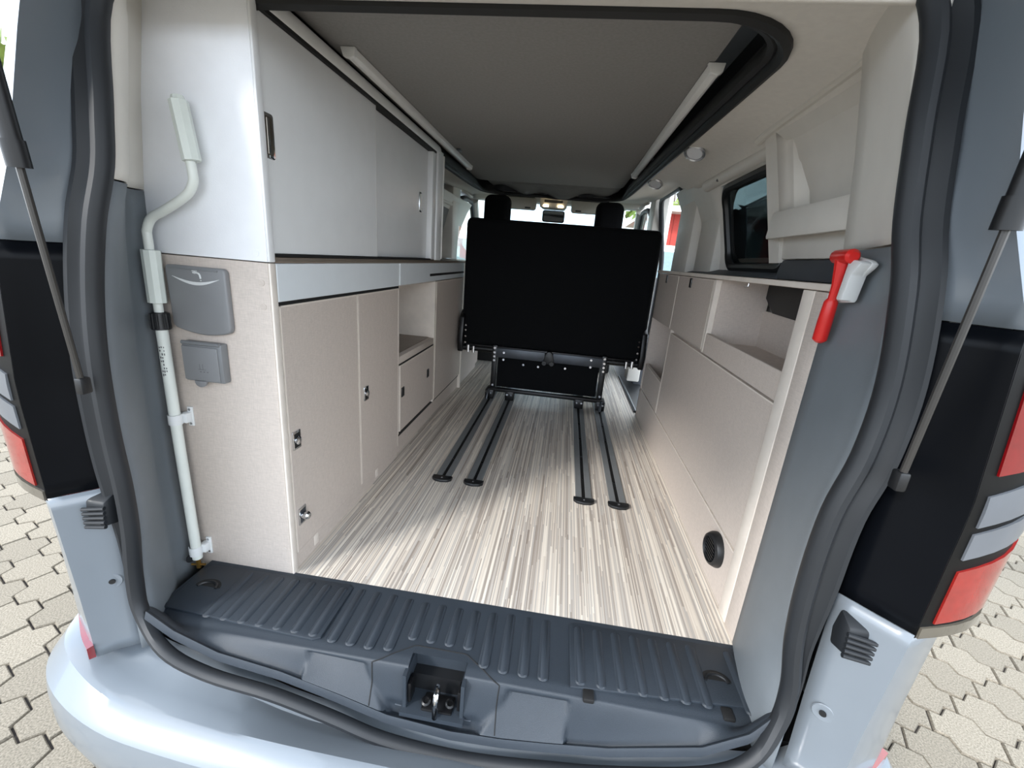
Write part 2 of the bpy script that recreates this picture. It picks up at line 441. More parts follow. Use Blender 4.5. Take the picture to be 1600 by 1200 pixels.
for d, p in cand[:300]:
    o = bpy.data.objects.new('paver', pm); col.objects.link(o)
    o.location = p + Vector((0, 0, random.uniform(-0.003, 0.002)))
    o.rotation_euler = (random.uniform(-.006, .006), random.uniform(-.006, .006), random.uniform(-.008, .008))
    o.parent = ground
jb = M()
jb.box(-4.6, 4.6, -1.4, 5.2, -0.62, -0.612)
jb.build('joint_bed', JOINT, ground, smooth=0)
fp_ = M(); base_v = [v.co.copy() for v in pm.vertices]; base_f = [tuple(f.vertices) for f in pm.polygons]
for p in cand_far + rest:
    dz = Vector((0, 0, random.uniform(-0.003, 0.002)))
    fp_.add([p + dz + v for v in base_v], base_f)
fo = fp_.build('paver_field', PAVER, ground, smooth=0, fix=False); fo['kind'] = 'stuff'

# ================================================================== STRUCTURE: inside of the van
fl = [(-1.0, .928), (.60, .928), (.60, 2.66), (.527, 2.70), (.527, 4.05), (-1.0, 4.05)]
floor = struct(M().prism(fl, 'z', -0.03, 0.0).build('floor', FLOORMAT, smooth=0), 'vinyl floor printed with fine beige and grey stripes')
# underbody below the floor
struct(M().box(-1.08, .72, .75, 4.9, -0.34, -0.06).build('underbody', BLACKP, smooth=0), 'dark underside of the van floor')

# right and left wall linings (left is the mirror of right)
WALLX = [(-.05, .70), (.3, .74), (.6, .75), (.86, .75), (.9, .70), (1.0, .69), (1.15, .655), (1.28, .60), (1.33, .57)]
def wx(z): return interp(WALLX, z)[0]
zs = [-.05, .3, .6, .86, .92, 1.0, 1.08, 1.15, 1.21, 1.262, 1.30, 1.33]
def wall_rows(side, ys):
    f = (lambda x: x) if side > 0 else (lambda x: 2 * XC - x)
    return [[(f(wx(z)), y, z) for y in ys] for z in zs]
ysR = [.95, 1.2, 1.34, 1.56, 1.85, 2.075, 2.2, 2.40, 2.74]
wr = M().grid(wall_rows(1, ysR), lambda i, j: zs[i] >= .9199 and zs[i + 1] <= 1.2621 and 1.5599 <= ysR[j] and ysR[j + 1] <= 2.0751)
wall_right = struct(wr.build('wall_right', LINING_T, solid=0.02), 'pale plastic lining of the right side wall')
ysL = [.95, 1.5, 2.0, 2.5, 3.0, 3.5, 4.05]
wall_left = struct(M().grid(wall_rows(-1, ysL)).build('wall_left', LINING_T, solid=0.02), 'pale plastic lining of the left side wall')
# step in the lining behind the sliding door and roller blind rail above the window
struct(M().box(.645, .70, 2.14, 2.42, .86, 1.30, .02).box(.60, .69, 2.42, 2.74, .86, 1.375, .035).build('trim_1', LINING_T), 'pale pillar lining between window and sliding door opening')
rail = smooth_path([(.59, 2.22, 1.285), (.595, 1.8, 1.29), (.60, 1.5, 1.292)], 4)
t2 = M().tube(rail, .026, 12); struct(t2.build('trim_2', LINING_T), 'pale rail over the tinted side window')
M().disc((.572, 2.02, 1.275), (-1, -.3, 0), .006, .004, 10).build('screw', SILVER, bpy.data.objects['trim_2'])
# dark waist trim under the window
struct(M().prism([(.645, .902), (.725, .902), (.715, .961), (.655, .961)], 'y', .98, 1.48, .006).build('trim_3', DARKWALL), 'charcoal trim strip behind the right sideboard')
struct(M().prism([(.62, .902), (.725, .902), (.715, .918), (.69, .925)], 'y', 1.46, 2.62, .004).build('trim_4', DARKWALL), 'charcoal window sill trim')

# tinted side window
def on_wall(y, z, off=0): return Vector((wx(z) - off, y, z))
wl = rrect(1.50, 2.055, .935, 1.245, .07, 5)
win = thing('window_1', (.70, 1.7, .93), 'dark tinted side window above the right sideboard', 'window'); win['kind'] = 'structure'; del win['category']
pane = M(); pane.slab([on_wall(y, z, -.012) for y, z in rrect(1.48, 2.08, .915, 1.268, .05, 3)], (1, 0, .3), .004)
pane.build('pane', GL_DARK, win, smooth=0)
gp = [on_wall(y, z, .004) for y, z in wl]
M().tube(gp, .017, 8, closed=True).build('gasket', BLACKP, win)

# storage pocket moulded into the right wall
pk = struct(bpy.data.objects.new('trim_5', None)); col.objects.link(pk); pk.location = (.62, 1.25, .95); BASE['trim_5'] = (.62, 1.25, .95)
pk['label'] = 'pale moulded storage pocket in the right rear wall'
PX = lambda z: interp([(.94, .645), (1.10, .612), (1.30, .565), (1.345, .55)], z)[0]
fr = M()
fr.slab([(PX(z), y, z) for y, z in ((1.535, .95), (1.47, .95), (1.47, 1.10), (1.495, 1.315), (1.565, 1.335))], (1, 0, .25), .11)      # front cheek
fr.slab([(PX(z), y, z) for y, z in ((1.565, 1.335), (1.495, 1.312), (1.0, 1.312), (1.0, 1.35))], (.5, 0, -.6), .05)
fr.build('frame', LINING_T, pk)
M().tube(smooth_path([(.553, 1.60, 1.315), (.550, 1.5, 1.325), (.543, 1.2, 1.332), (.535, 1.0, 1.335)], 4), .013, 10).build('top_edge', LINING_T, pk)
M().slab([(.715, 1.56, 1.05), (.715, .98, 1.05), (.665, .98, 1.315), (.665, 1.56, 1.315)], (1, 0, 0), .012).build('back_panel', LINING_T, pk)
rib = M().grid([[(PX(z), 1.472 + .11 * (z - 1.1), z), (PX(z) + .016, 1.445 + .11 * (z - 1.1), z), (PX(z) + .018, 1.42 + .08 * (z - 1.1), z), (PX(z) + .085, yb, z)] for z, yb in ((1.06, 1.36), (1.16, 1.36), (1.22, 1.365), (1.28, 1.40), (1.315, 1.43))])
rib.build('inner_rib', LINING_T, pk, solid=.004)
M().prism([(.592, 1.015), (.70, 1.035), (.70, 1.085), (.598, 1.098)], 'y', .98, 1.49, .010).build('lip', LINING_T, pk)
M().prism([(.650, .962), (.72, .962), (.72, 1.03), (.640, 1.03)], 'y', .98, 1.515, .004).build('lower_panel', LINING_T, pk)

# ceiling lining around the pop-up roof opening
def loop(x0, x1, y0, y1, r, k=9, side=14):
    out = []
    cs = ((x1 - r, y1 - r, 0), (x0 + r, y1 - r, 90), (x0 + r, y0 + r, 180), (x1 - r, y0 + r, 270))
    for q in range(4):
        cx, cy, st = cs[q]; arc = [(cx + r * math.cos(math.radians(st + 90 * i / k)), cy + r * math.sin(math.radians(st + 90 * i / k))) for i in range(k + 1)]
        nx, ny, ns = cs[(q + 1) % 4]; e = (nx + r * math.cos(math.radians(ns)), ny + r * math.sin(math.radians(ns)))
        out += arc + [(lerp(arc[-1][0], e[0], i / side), lerp(arc[-1][1], e[1], i / side)) for i in range(1, side)]
    return out
def ring_pt(x, y):
    k_ = 1.0 - .075 * max(0, y - 1.17) / 1.43
    if x < XC: k_ *= 1 + .24 * (1 - sstep(1.3, 2.2, y)) * sstep(.2, .4, XC - x)
    return (XC + (x - XC) * k_, y)
RING = [ring_pt(x, y) for x, y in loop(-.757, .397, .950, 3.45, .19)]
OUT = loop(2 * XC - .585, .585, .80, 4.28, .10)
def cz(y): return .05 * sstep(3.1, 4.1, y)
rows = []
for t, z in ((0, 1.356), (.12, 1.352), (.4, 1.348), (.65, 1.34), (.82, 1.328), (.93, 1.312), (1, 1.295)):
    rows.append([(lerp(a[0], b[0], t), lerp(a[1], b[1], t), z + cz(lerp(a[1], b[1], t)) + .08 * t * sstep(2.45, 2.8, lerp(a[1], b[1], t))) for a, b in zip(RING + RING[:1], OUT + OUT[:1])])
ceiling = struct(M().grid(rows).build('ceiling', LINING, solid=0.012), 'warm grey roof lining around the pop-up roof opening')
n = len(RING); path = [Vector((x, y, 1.352 + cz(y) * .3)) for x, y in RING]; e1 = []; e2 = []
for i in range(n):
    tg = (path[(i + 1) % n] - path[i - 1]).normalized(); e1.append(Vector((tg.y, -tg.x, 0)).normalized()); e2.append(Vector((0, 0, 1)))
sec = [(.014, .004), (.010, -.012), (-.002, -.018), (-.012, -.012), (-.016, -.002), (-.022, -.006), (-.034, -.002), (-.036, .012), (-.026, .04), (.006, .04)]
struct(M().sweep(path, sec, e1, e2, sc=[lerp(1, .42, sstep(2.9, 3.35, p.y)) for p in path]).build('trim_6', RUBBER2), 'black rubber ring around the roof opening')
# shell of the pop-up roof above
rs = M(); rs.grid([[(x, y, z) for x, y in RING + RING[:1]] for z in (1.36, 1.52)])
rs.box(-1.15, .79, .80, 4.2, 1.50, 1.56)
struct(rs.build('roof_shell', BLKSTEEL), 'dark inside of the pop-up roof shell')
# bed board under the roof and its fabric flap
bb = thing('bed_board', (-.2, 2.1, 1.395), 'large grey bed board filling the roof opening', 'bed board')
M().prism(rrect(-.69, .302, 1.0, 3.17, .06, 4), 'z', 1.400, 1.425, .004).build('board', BEDBOARD, bb)
fab = []
for i in range(5):
    t = i / 4; r_ = []
    for j in range(41):
        s = j / 40; x = lerp(-.62, .29, s)
        wv = .016 * math.sin(s * 19) * t + .012 * math.sin(s * 7 + 1) * t
        r_.append((x, lerp(3.165, 3.41, t), 1.402 - .034 * t + .02 * math.sin(t * 3.1) * 0 + wv + .03 * (2 * s - 1) ** 2 * t))
    fab.append(r_)
M().grid(fab).build('front_flap', mat('grey_bellows_fabric', (112, 112, 110), .9, var=.08, bump=.2), bb, solid=.004)
fb = smooth_path([(-.62, 3.42, 1.385), (-.52, 3.42, 1.358), (-.35, 3.43, 1.366), (-.15, 3.43, 1.350), (.05, 3.43, 1.352), (.2, 3.42, 1.348), (.29, 3.41, 1.372)], 6)
M().tube(fb, .009, 8).build('bellows_edge', RUBBER2, bb)

# step well of the sliding door, pillars and cab shell
sw = M().box(.535, .86, 2.70, 3.62, -.22, -.19).box(.535, .55, 2.70, 3.62, -.22, -.03)
struct(sw.build('trim_7', STEPMAT, smooth=0), 'blue grey step well of the open sliding door')
se = M().tube([(.535, 2.70, .002), (.535, 3.62, .002)], .012, 8).box(.55, .85, 2.68, 2.70, -.2, .0)
struct(se.build('trim_8', BLACKP), 'black edge strip along the sliding door step')
M().box(.60, .65, 2.95, 2.98, -.186, -.178, .004).build('step_glint', GLINTCOOL, bpy.data.objects['trim_7'])  # added glowing block imitating a bright glint in the step well
# sliding door opening: upper frame, B pillar
of = smooth_path([(.70, 2.76, .88), (.665, 2.76, 1.16), (.61, 2.78, 1.345), (.60, 2.88, 1.375), (.60, 3.15, 1.38), (.605, 3.38, 1.365), (.65, 3.47, 1.2), (.70, 3.49, .9), (.70, 3.5, .4)], 6)
struct(M().tube(of, .018, 8).build('trim_9', RUBBER), 'black rubber seal of the sliding door opening')
for sd_, nm in ((1, 'trim_10'), (-1, 'trim_11')):
    f = (lambda x: x) if sd_ > 0 else (lambda x: 2 * XC - x)
    bp = M().prism([(3.50, 0), (3.66, 0), (3.66, .85), (3.70, 1.25), (3.70, 1.42), (3.48, 1.42), (3.48, 1.25), (3.50, .85)], 'x', *sorted((f(.58), f(.68))), .01)
    struct(bp.build(nm, LINING_T), 'pale door pillar lining on the %s' % ('right' if sd_ > 0 else 'left'))
    ap = smooth_path([(f(.60), 4.28, 1.40), (f(.635), 4.6, 1.15), (f(.66), 4.95, .80)], 5)
    struct(M().tube(ap, .045, 10).build('trim_%d' % (12 if sd_ > 0 else 13), LINING_T), 'windscreen pillar lining on the %s' % ('right' if sd_ > 0 else 'left'))
    dr = M().prism([(3.66, -.1), (4.95, -.1), (4.95, .80), (3.66, .84)], 'x', *sorted((f(.66), f(.74))), .01)
    dd = struct(dr.build('door_%d' % (1 if sd_ > 0 else 2), DARKWALL), 'dark lining of the front door on the %s' % ('right' if sd_ > 0 else 'left'))
    wf = smooth_path([(f(.68), 3.70, .84), (f(.655), 3.71, 1.1), (f(.60), 3.76, 1.33), (f(.60), 4.1, 1.37), (f(.605), 4.24, 1.33), (f(.64), 4.55, 1.1), (f(.68), 4.85, .84)], 5)
    M().tube(wf, .02, 8).build('window_frame', RUBBER, dd)
    M().slab([(f(.69), 3.68, .82), (f(.66), 3.69, 1.1), (f(.61), 3.74, 1.35), (f(.61), 4.2, 1.38), (f(.65), 4.6, 1.12), (f(.69), 4.9, .82)], (sd_, 0, .2), .004).build('pane', GL_CLEAR, dd, smooth=0)
# closed window blind on the left wall in front of the kitchen
bl = rrect(3.02, 3.62, .90, 1.26, .08, 5)
f = lambda z: 2 * XC - wx(z) + .014
w2 = struct(M().tube([(f(z), y, z) for y, z in bl], .012, 8, closed=True).build('window_2', LINING_T), 'frame of the closed window blind on the left wall')
M().slab([(f(z) - .006, y, z) for y, z in bl], (-1, 0, 0), .006).build('blind', mat('grey_blind', (120, 122, 122), .8), w2)
# windscreen, header, dashboard
ws = M().slab([(2 * XC - .66, 4.98, .80), (.66, 4.98, .80), (.60, 4.27, 1.45), (2 * XC - .60, 4.27, 1.45)], (0, 1, .6), .005)
struct(ws.build('window_3', GL_CLEAR, smooth=0), 'windscreen at the far end of the cab')
struct(M().box(2 * XC - .66, .66, 4.45, 5.0, .40, .82, .05).build('dashboard', DARKWALL), 'dark dashboard under the windscreen')
struct(M().prism([(4.16, 1.40), (4.30, 1.40), (4.30, 1.47), (4.1, 1.46)], 'x', 2 * XC - .60, .60, .008).build('trim_14', LINING_T), 'windscreen header lining')

# ------------------------------------------------------------------ D-pillar trims
SEAL_L = [(-.845, .79, 1.27), (-.838, .755, 1.10), (-.84, .74, 1.0), (-.855, .72, .9), (-.875, .71, .77), (-.880, .70, .64), (-.884, .70, .49), (-.880, .70, .37), (-.884, .70, .26), (-.898, .70, .14), (-.885, .69, .05)]
SEAL_B = [(-.804, .665, .004), (-.699, .66, -.036), (-.545, .66, -.058), (-.411, .66, -.092), (-.292, .66, -.127), (-.145, .66, -.139), (-.03, .66, -.132), (.065, .66, -.119), (.198, .66, -.097), (.382, .66, -.044), (.462, .665, .015)]
SEAL_R = [(.505, .685, .075), (.514, .70, .15), (.494, .70, .26), (.484, .70, .39), (.486, .70, .53), (.504, .70, .64), (.512, .71, .76), (.497, .72, .9), (.484, .74, 1.0), (.474, .757, 1.12), (.470, .79, 1.27)]
SEAL_T = [(.42, .812, 1.345), (.28, .82, 1.365), (-.18, .82, 1.37), (-.62, .82, 1.365), (-.78, .812, 1.345)]
def by_z(lst): return sorted([(p[2], p[0], p[1]) for p in lst])
SL, SR = by_z(SEAL_L), by_z(SEAL_R)
PL = sorted([(1.34, -.895), (1.165, -.93), (.976, -.957), (.81, -.963), (.59, -.968), (.31, -.975), (-.02, -.967)])   # meets the end panel
def trim_left(z0, z1, name, mt, label):
    rows = []
    for i in range(25):
        z = lerp(z0, z1, i / 24); sx, sy = interp(SL, z); px = interp(PL, z)[0]
        mx = sx - .012; fl_ = .035 * (1 - sstep(.0, .14, z))
        ym = lerp(sy + .03, .9225, .62)
        rows.append([(sx - .012, sy - .01, z), (sx + .002, sy + .010, z), (sx - .002, sy + .030, z), (sx - .016, sy + .055, z), (lerp(sx, px, .62), lerp(sy, ym, .78), z), (lerp(sx, px, .95), ym, z), (px - .004, .89, z), (px - .006, .945, z)])
    return struct(M().grid(rows).build(name, mt, solid=.006, smooth=60), label)
trim_left(-.05, .978, 'trim_15', DARKTRIM, 'mid grey pillar trim on the left of the tailgate opening')
trim_left(.981, 1.37, 'trim_16', LINING_T, 'pale upper pillar trim on the left of the tailgate opening')
MR = [(-.05, .50, .80), (.2, .495, .80), (.45, .50, .80), (.65, .515, .80), (.85, .522, .80), (.97, .525, .83), (1.15, .50, .85), (1.30, .468, .86), (1.37, .45, .87)]
IR = [(-.05, .527, .937), (.88, .527, .937), (.905, .55, .98), (.97, .588, 1.05), (1.15, .56, 1.05), (1.30, .53, 1.05), (1.37, .513, 1.05)]
def trim_right(z0, z1, name, mt, label):
    rows = []
    for i in range(29):
        z = lerp(z0, z1, i / 28); sx, sy = interp(SR, z); mx, my = interp(MR, z); ix, iy = interp(IR, z)
        if z1 < 1.1 and z > .90: iy = .99 ; ix = .555
        A, B, C_ = Vector((sx, sy, z)), Vector((mx, my, z)), Vector((ix, iy, z))
        r_ = [A + Vector((.012, -.01, 0)), A + Vector((-.004, .012, 0))]
        P0 = A + Vector((-.002, .02, 0))
        for k in range(1, 9):
            t = k / 8; r_.append((1 - t) ** 2 * P0 + 2 * t * (1 - t) * (B * 2 - (P0 + C_) * .5) + t * t * C_)
        r_.append(C_ + Vector((.03, .02, 0)))
        rows.append([tuple(p) for p in r_])
    return struct(M().grid(rows).build(name, mt, solid=.006, smooth=60), label)
trim_right(-.05, .966, 'trim_17', DARKTRIM, 'mid grey pillar trim on the right of the tailgate opening')
trim_right(.970, 1.37, 'trim_18', LINING_T, 'pale upper pillar trim on the right of the tailgate opening')
M().disc((-.945, .88, .035), (1, -.5, 0), .011, .003, 14).build('plug', BLACKP, bpy.data.objects['trim_15'])
# ================================================================== VAN EXTERIOR
van = thing('camper_van', (XC, 2.5, -.6), 'pale grey camper van seen through its open tailgate', 'van')
# tailgate seal: bulb inside, lip outside
ring = smooth_path(SEAL_L + [(x, y - .008, z - .012) for x, y, z in SEAL_B] + SEAL_R + SEAL_T, 5, closed=True)
k = len(ring); e1 = []; e2 = []
cen = Vector((XC, .72, .6))
for i in range(k):
    tg = (ring[(i + 1) % k] - ring[i - 1]).normalized(); o1 = tg.cross(Vector((0, 1, 0))).normalized()
    if o1.dot(ring[i] - cen) < 0: o1 = -o1
    e1.append(o1); e2.append(Vector((0, -1, 0)))
bulb = [(.016 * math.cos(a), .018 * math.sin(a) + .004) for a in [2 * math.pi * j / 10 for j in range(10)]]
M().sweep(ring, bulb, e1, e2, sc=[lerp(.82, 1.0, sstep(-.02, .12, p.z)) for p in ring]).build('tailgate_seal', RUBBER, van)
lip = [(.016, -.012), (.012, .006), (.022, .001), (.032, .004), (.040, .014), (.048, .014), (.052, .004), (.052, -.02)]
lsc = [lerp(.38, 1.0, sstep(.08, .42, p.z)) for p in ring]
M().sweep(ring, lip, e1, e2, sc=lsc).build('seal_lip', RUBBER, van)

# body corner: half widths and depths against height (seal side, gutter crease, rear corner, flank)
BODY = [(-.14, .735, .700, .775, .675, .80, .650, .945, .755),
        (.00, .735, .705, .775, .675, .80, .648, .945, .755),
        (.12, .735, .712, .775, .675, .80, .645, .950, .76),
        (.36, .735, .722, .775, .675, .808, .640, .965, .77),
        (.60, .738, .722, .785, .675, .806, .635, .975, .77),
        (.86, .722, .735, .765, .690, .790, .645, .965, .78),
        (1.00, .700, .768, .722, .71, .733, .655, .95, .80),
        (1.20, .700, .808, .706, .745, .702, .685, .91, .84),
        (1.40, .690, .85, .695, .80, .70, .745, .84, .90),
        (1.50, .60, .86, .62, .83, .63, .80, .74, .92)]
def body_grid(side, z0, z1, cols, nz=14, yend=2.72):
    rows = []
    for i in range(nz + 1):
        z = lerp(z0, z1, i / nz); v = interp(BODY, z); P = [Vector((XC + side * v[q], v[q + 1], z)) for q in (0, 2, 4, 6)]
        P.append(Vector((P[3].x, yend, z)))
        full = [P[0], lerp(P[0], P[1], .5), P[1], lerp(P[1], P[2], .6), P[2], P[2] + (P[2] - P[1]) * .12 + (P[3] - P[2]) * .10, lerp(P[2], P[3], .5) + Vector((side * .014, -.008, 0)), lerp(P[2], P[3], .85) + Vector((side * .010, -.003, 0)), P[3] + Vector((0, .06, 0)), P[4]]
        rows.append([tuple(full[c]) for c in cols])
    return M().grid(rows)
for side in (-1, 1):
    w = 'left' if side < 0 else 'right'
    body_grid(side, .862, 1.50, range(10), 16, 1.33).build('upper_body_corner', PAINT, van, solid=.004, smooth=50)
    hw = lambda z: interp(BODY, z)[6]
    M().grid([[(XC + side * hw(z), y, z) for y in ((1.3, 2.73) if side > 0 else (1.3, 4.3))] for z in (1.31, 1.36, 1.42, 1.50)]).build('roof_side', PAINT, van, solid=.006)
    M().grid([[(XC + side * hw(z), y, z) for y in ((2.09, 2.73) if side > 0 else (1.3, 3.7))] for z in (.84, 1.0, 1.15, 1.33)]).build('side_pillar', PAINT, van, solid=.006)
    body_grid(side, .362, .86, range(6), 16).build('lamp_surround', GLOSSBLK, van, label='gloss black panel beside the tail lamp', solid=.004, smooth=50)
    body_grid(side, .362, .862, (7, 8, 9), 10, 2.72 if side > 0 else 3.7).build('side_panel', PAINT, van, solid=.004, smooth=50)
    body_grid(side, -.06, .36, range(10), 14, 2.70 if side > 0 else 4.9).build('lower_body_corner', PAINT, van, solid=.004, smooth=50)
    M().grid([[(XC + side * .975, y, z) for y in ((.80, 2.7) if side > 0 else (.80, 4.9))] for z in (-.40, -.12)]).build('side_skirt', PAINT, van, solid=.01)
# outer roof
M().box(XC - .72, XC + .72, .86, 4.3, 1.47, 1.58, .04).build('roof', PAINT, van)
# recessed hole and plug in each lower gutter
for side, x, y, z in ((-1, -.9440, .686, .128), (1, .5790, .686, .112)):
    nrm = Vector((-side * .55, -.84, 0))
    h = M().lathe([(.019, .0005), (.0175, .002), (.010, .0012), (.007, .0008), (.001, .0008)], (x, y, z), nrm, 20).build('gutter_plug_recess', PAINT, van)
    M().disc(Vector((x, y, z)) + nrm * .002, nrm, .006, .003, 12).build('plug', BLACKP, h)

# tail lamps: u runs from the inner edge outwards
for side in (-1, 1):
    w = 'left' if side < 0 else 'right'
    def LP(u, z, off=0.0):
        v = interp(BODY, z); a = Vector((XC + side * v[4], v[5])); b = Vector((XC + side * v[6], v[7]))
        d = b - a; q = a + d * u; bulge = math.sin(min(1, max(0, u)) * math.pi) * .042
        nn = Vector((side * abs(d.y), -abs(d.x))).normalized()
        q = q + nn * (bulge + off); return Vector((q.x, q.y, z))
    def patch(u0, z00, z01, u1, z10, z11, off, nu=8, nz=6):
        """z range at inner edge u0 and at outer edge u1"""
        front, back = [], []
        for i in range(nz + 1):
            t = i / nz
            front.append([tuple(LP(lerp(u0, u1, s / nu), lerp(lerp(z00, z10, s / nu), lerp(z01, z11, s / nu), t), off)) for s in range(nu + 1)])
        mb = M().grid(front)
        rim = [front[0][j] for j in range(nu + 1)] + [front[i][nu] for i in range(1, nz + 1)] + [front[nz][j] for j in range(nu - 1, -1, -1)] + [front[i][0] for i in range(nz - 1, 0, -1)]
        c = Vector((XC + side * .8, .9, .6)); n_ = len(rim)
        inn = [tuple(Vector(p) + Vector((-side * .25, 1, 0)).normalized() * (off + .012)) for p in rim]
        mb.add(rim + inn, [(i, (i + 1) % n_, n_ + (i + 1) % n_, n_ + i) for i in range(n_)])
        return mb
    lamp = patch(.0, .355, .87, 1.0, .42, .93, .002, 10, 12).build('tail_lamp', LAMPBASE, van, label='%s tail lamp with red and grey bars' % w, smooth=60)
    patch(.07, .655, .80, .97, .715, .88, .0055).build('red_lens', LAMPRED, lamp, smooth=60)
    patch(.07, .815, .865, .97, .895, .92, .0055).build('clear_lens', CARGLASS, lamp, smooth=60)
    patch(.06, .570, .622, .80, .640, .692, .0055).build('grey_bar', LAMPGREY, lamp, smooth=60)
    patch(.06, .512, .558, .80, .582, .628, .0055).build('grey_bar', LAMPGREY, lamp, smooth=60)
    patch(.07, .388, .490, .88, .440, .565, .0055).build('lower_red_lens', LAMPRED2, lamp, smooth=60)
    patch(.0, .357, .378, .95, .402, .425, .006).build('lens_rim', CLEARRIM, lamp, smooth=60)

# bumper
BP = [(0, .575), (.30, .576), (.55, .585), (.72, .60), (.83, .625), (.91, .665), (.96, .72), (.985, .80), (.99, 1.0), (.99, 1.30)]
bpath = smooth_path([(XC - h, y, 0) for h, y in BP[::-1]] + [(XC + h, y, 0) for h, y in BP[1:]], 4)
nb = len(bpath); rows = []
BR = [(-.135, -.085), (-.095, -.108), (-.05, -.116), (-.012, -.121), (-.002, -.124), (.030, -.150), (.036, -.158), (.040, -.19), (.040, -.26), (.025, -.34), (-.04, -.44)]
for off, z in BR:
    r_ = []
    for i in range(nb):
        tg = (bpath[min(nb - 1, i + 1)] - bpath[max(0, i - 1)]).normalized(); nn = Vector((tg.y, -tg.x, 0))
        p = bpath[i] + nn * off
        hh = abs(p.x - XC)
        zz = z
        if off <= -.08: zz += -.06 * (1 - sstep(.25, .6, hh))
        elif off < -.03: zz += -.022 * (1 - sstep(.25, .6, hh))
        zz += .055 * sstep(.66, .92, hh) * (1 if off < .03 else .6)
        r_.append((p.x, p.y, zz))
    rows.append(r_)
bumper = M().grid(rows).build('rear_bumper', PAINT, van, label='pale grey rear bumper with a step', smooth=28, solid=.006)
for side in (-1, 1):
    rp_ = smooth_path([(XC + side * h, y, -.037) for h, y in ((.797, .640), (.84, .664), (.89, .700), (.945, .742))], 4); q1 = []
    for i in range(len(rp_)):
        tg = (rp_[min(len(rp_) - 1, i + 1)] - rp_[max(0, i - 1)]).normalized(); q1.append(Vector((side * abs(tg.y), -abs(tg.x), 0)))
    M().sweep(rp_, [(-.004, -.017), (.008, -.015), (.008, .015), (-.004, .017)], q1, [Vector((0, 0, 1))] * len(rp_), False).build('reflector', LAMPRED, bumper, label='red reflector')

# gas struts, each with cylinder, rod and foot
for side, foot, mid, top, w in ((-1, (-.872, .655, .615), (-.861, .626, .978), (-.845, .585, 1.44), 'left'), (1, (.536, .655, .628), (.530, .633, .985), (.520, .60, 1.44), 'right')):
    st = M().tube([mid, top], .0125, 14).build('gas_strut', BLACKP, van, label='black gas strut on the %s' % w)
    M().tube([foot, mid], .0052, 10).build('rod', RODMAT, st)
    mv = Vector(mid); dv = (Vector(top) - mv).normalized()
    M().tube([mv - dv * .004, mv + dv * .035], .0150, 14).build('collar', BLACKP, st)
    M().box(foot[0] - .008, foot[0] + .008, foot[1] - .008, foot[1] + .012, foot[2] - .022, foot[2] + .010, .004).build('ball_socket', BLACKP, st)

# rubber buffers with ridges
for side, x, y, z in ((-1, -.930, .690, .318), (1, .583, .690, .300)):
    bf = M().prism([(-.035, -.042), (.03, -.055), (.045, -.01), (.03, .05), (-.03, .03)], 'x', 0, .06, .008)
    mb = M(); mb.v = [(x - side * (vx - .03) * .75, y + vy * .55, z + vz * .75) for vx, vy, vz in bf.v]; mb.f = bf.f
    b_ = mb.build('rubber_buffer', RUBBER, van, label='ridged rubber door buffer')
    for q in range(5):
        zz = z - .030 + q * .0105
        M().tube([(x - side * .024, y - .022 + q * .001, zz), (x + side * .021, y - .025, zz - .005)], .0042, 8).build('ridge', RUBBER, b_)

# tailgate, swung up unseen above the camera; width and side flanges shaped to shade the gutters
tp = [(.86, 1.49), (.55, 1.60), (.2, 1.69), (-.15, 1.72), (-.42, 1.66), (-.52, 1.57)]
rows_o = []
for y, z in tp:
    rows_o.append([(XC + s * .82, y, z + .05 * (1 - s * s) - .13 * sstep(.955, 1.0, abs(s)) * sstep(-.86, -.7, -y)) for s in [-1, -.95, -.6, 0, .6, .95, 1]])
tg_ = M().grid(rows_o).build('tailgate', PAINT, van, label='tailgate swung up overhead', solid=.04)
M().grid([[(XC + s * .66, y, z - .035 + .05 * (1 - s * s)) for s in (-1, -.5, 0, .5, 1)] for y, z in tp[1:5]]).build('inner_trim', DARKWALL, tg_, solid=.01)

# ================================================================== rear sill trim
sill = thing('sill_trim', (XC, .8, -.1), 'ribbed anthracite plastic sill trim across the rear opening', 'sill trim')
NX, NY = 260, 70
LIPTAB = sorted([(p[0], p[2]) for p in SEAL_B] + [(-.885, .060), (.500, .080)])
def lipz(x): return interp(LIPTAB, x)[0]
def sill_raw(s, t):
    """s -1..1 across, t 0 (floor edge) .. 1 (lip at the seal)"""
    wr_, wc, wl_ = .735, .742, .682
    cc = abs(s); yc = .722 + .03 * sstep(.86, 1, cc)      # front crease of the flat top
    if t < .55:
        q = t / .55; x = XC - .005 + s * lerp(wr_, wc, q)
        return Vector((x, lerp(.934, yc, q), -.004 * q - .004 * sstep(.9, 1, q)))
    q = (t - .55) / .45
    x = XC - .005 + s * lerp(wc, wl_, min(1, q * 1.25)); zl = lipz(x) + .010
    y0, z0, y1, z1 = yc, -.008, .690, zl - .006
    if q < .74:
        a = q / .74; return Vector((x, lerp(y0, y1, a), lerp(z0, z1, sstep(0, 1, a) * .72 + a * .28)))
    if q < .88:
        a = (q - .74) / .14; return Vector((x, lerp(y1, .680, a), z1 + .011 * math.sin(a * math.pi / 2)))
    a = (q - .88) / .12; return Vector((x, lerp(.680, .674, a), lerp(z1 + .011, z1 - .006, a)))
NOTCH = (-.258, -.130)
PADS = ((-.505, -.300), (-.088, .112))
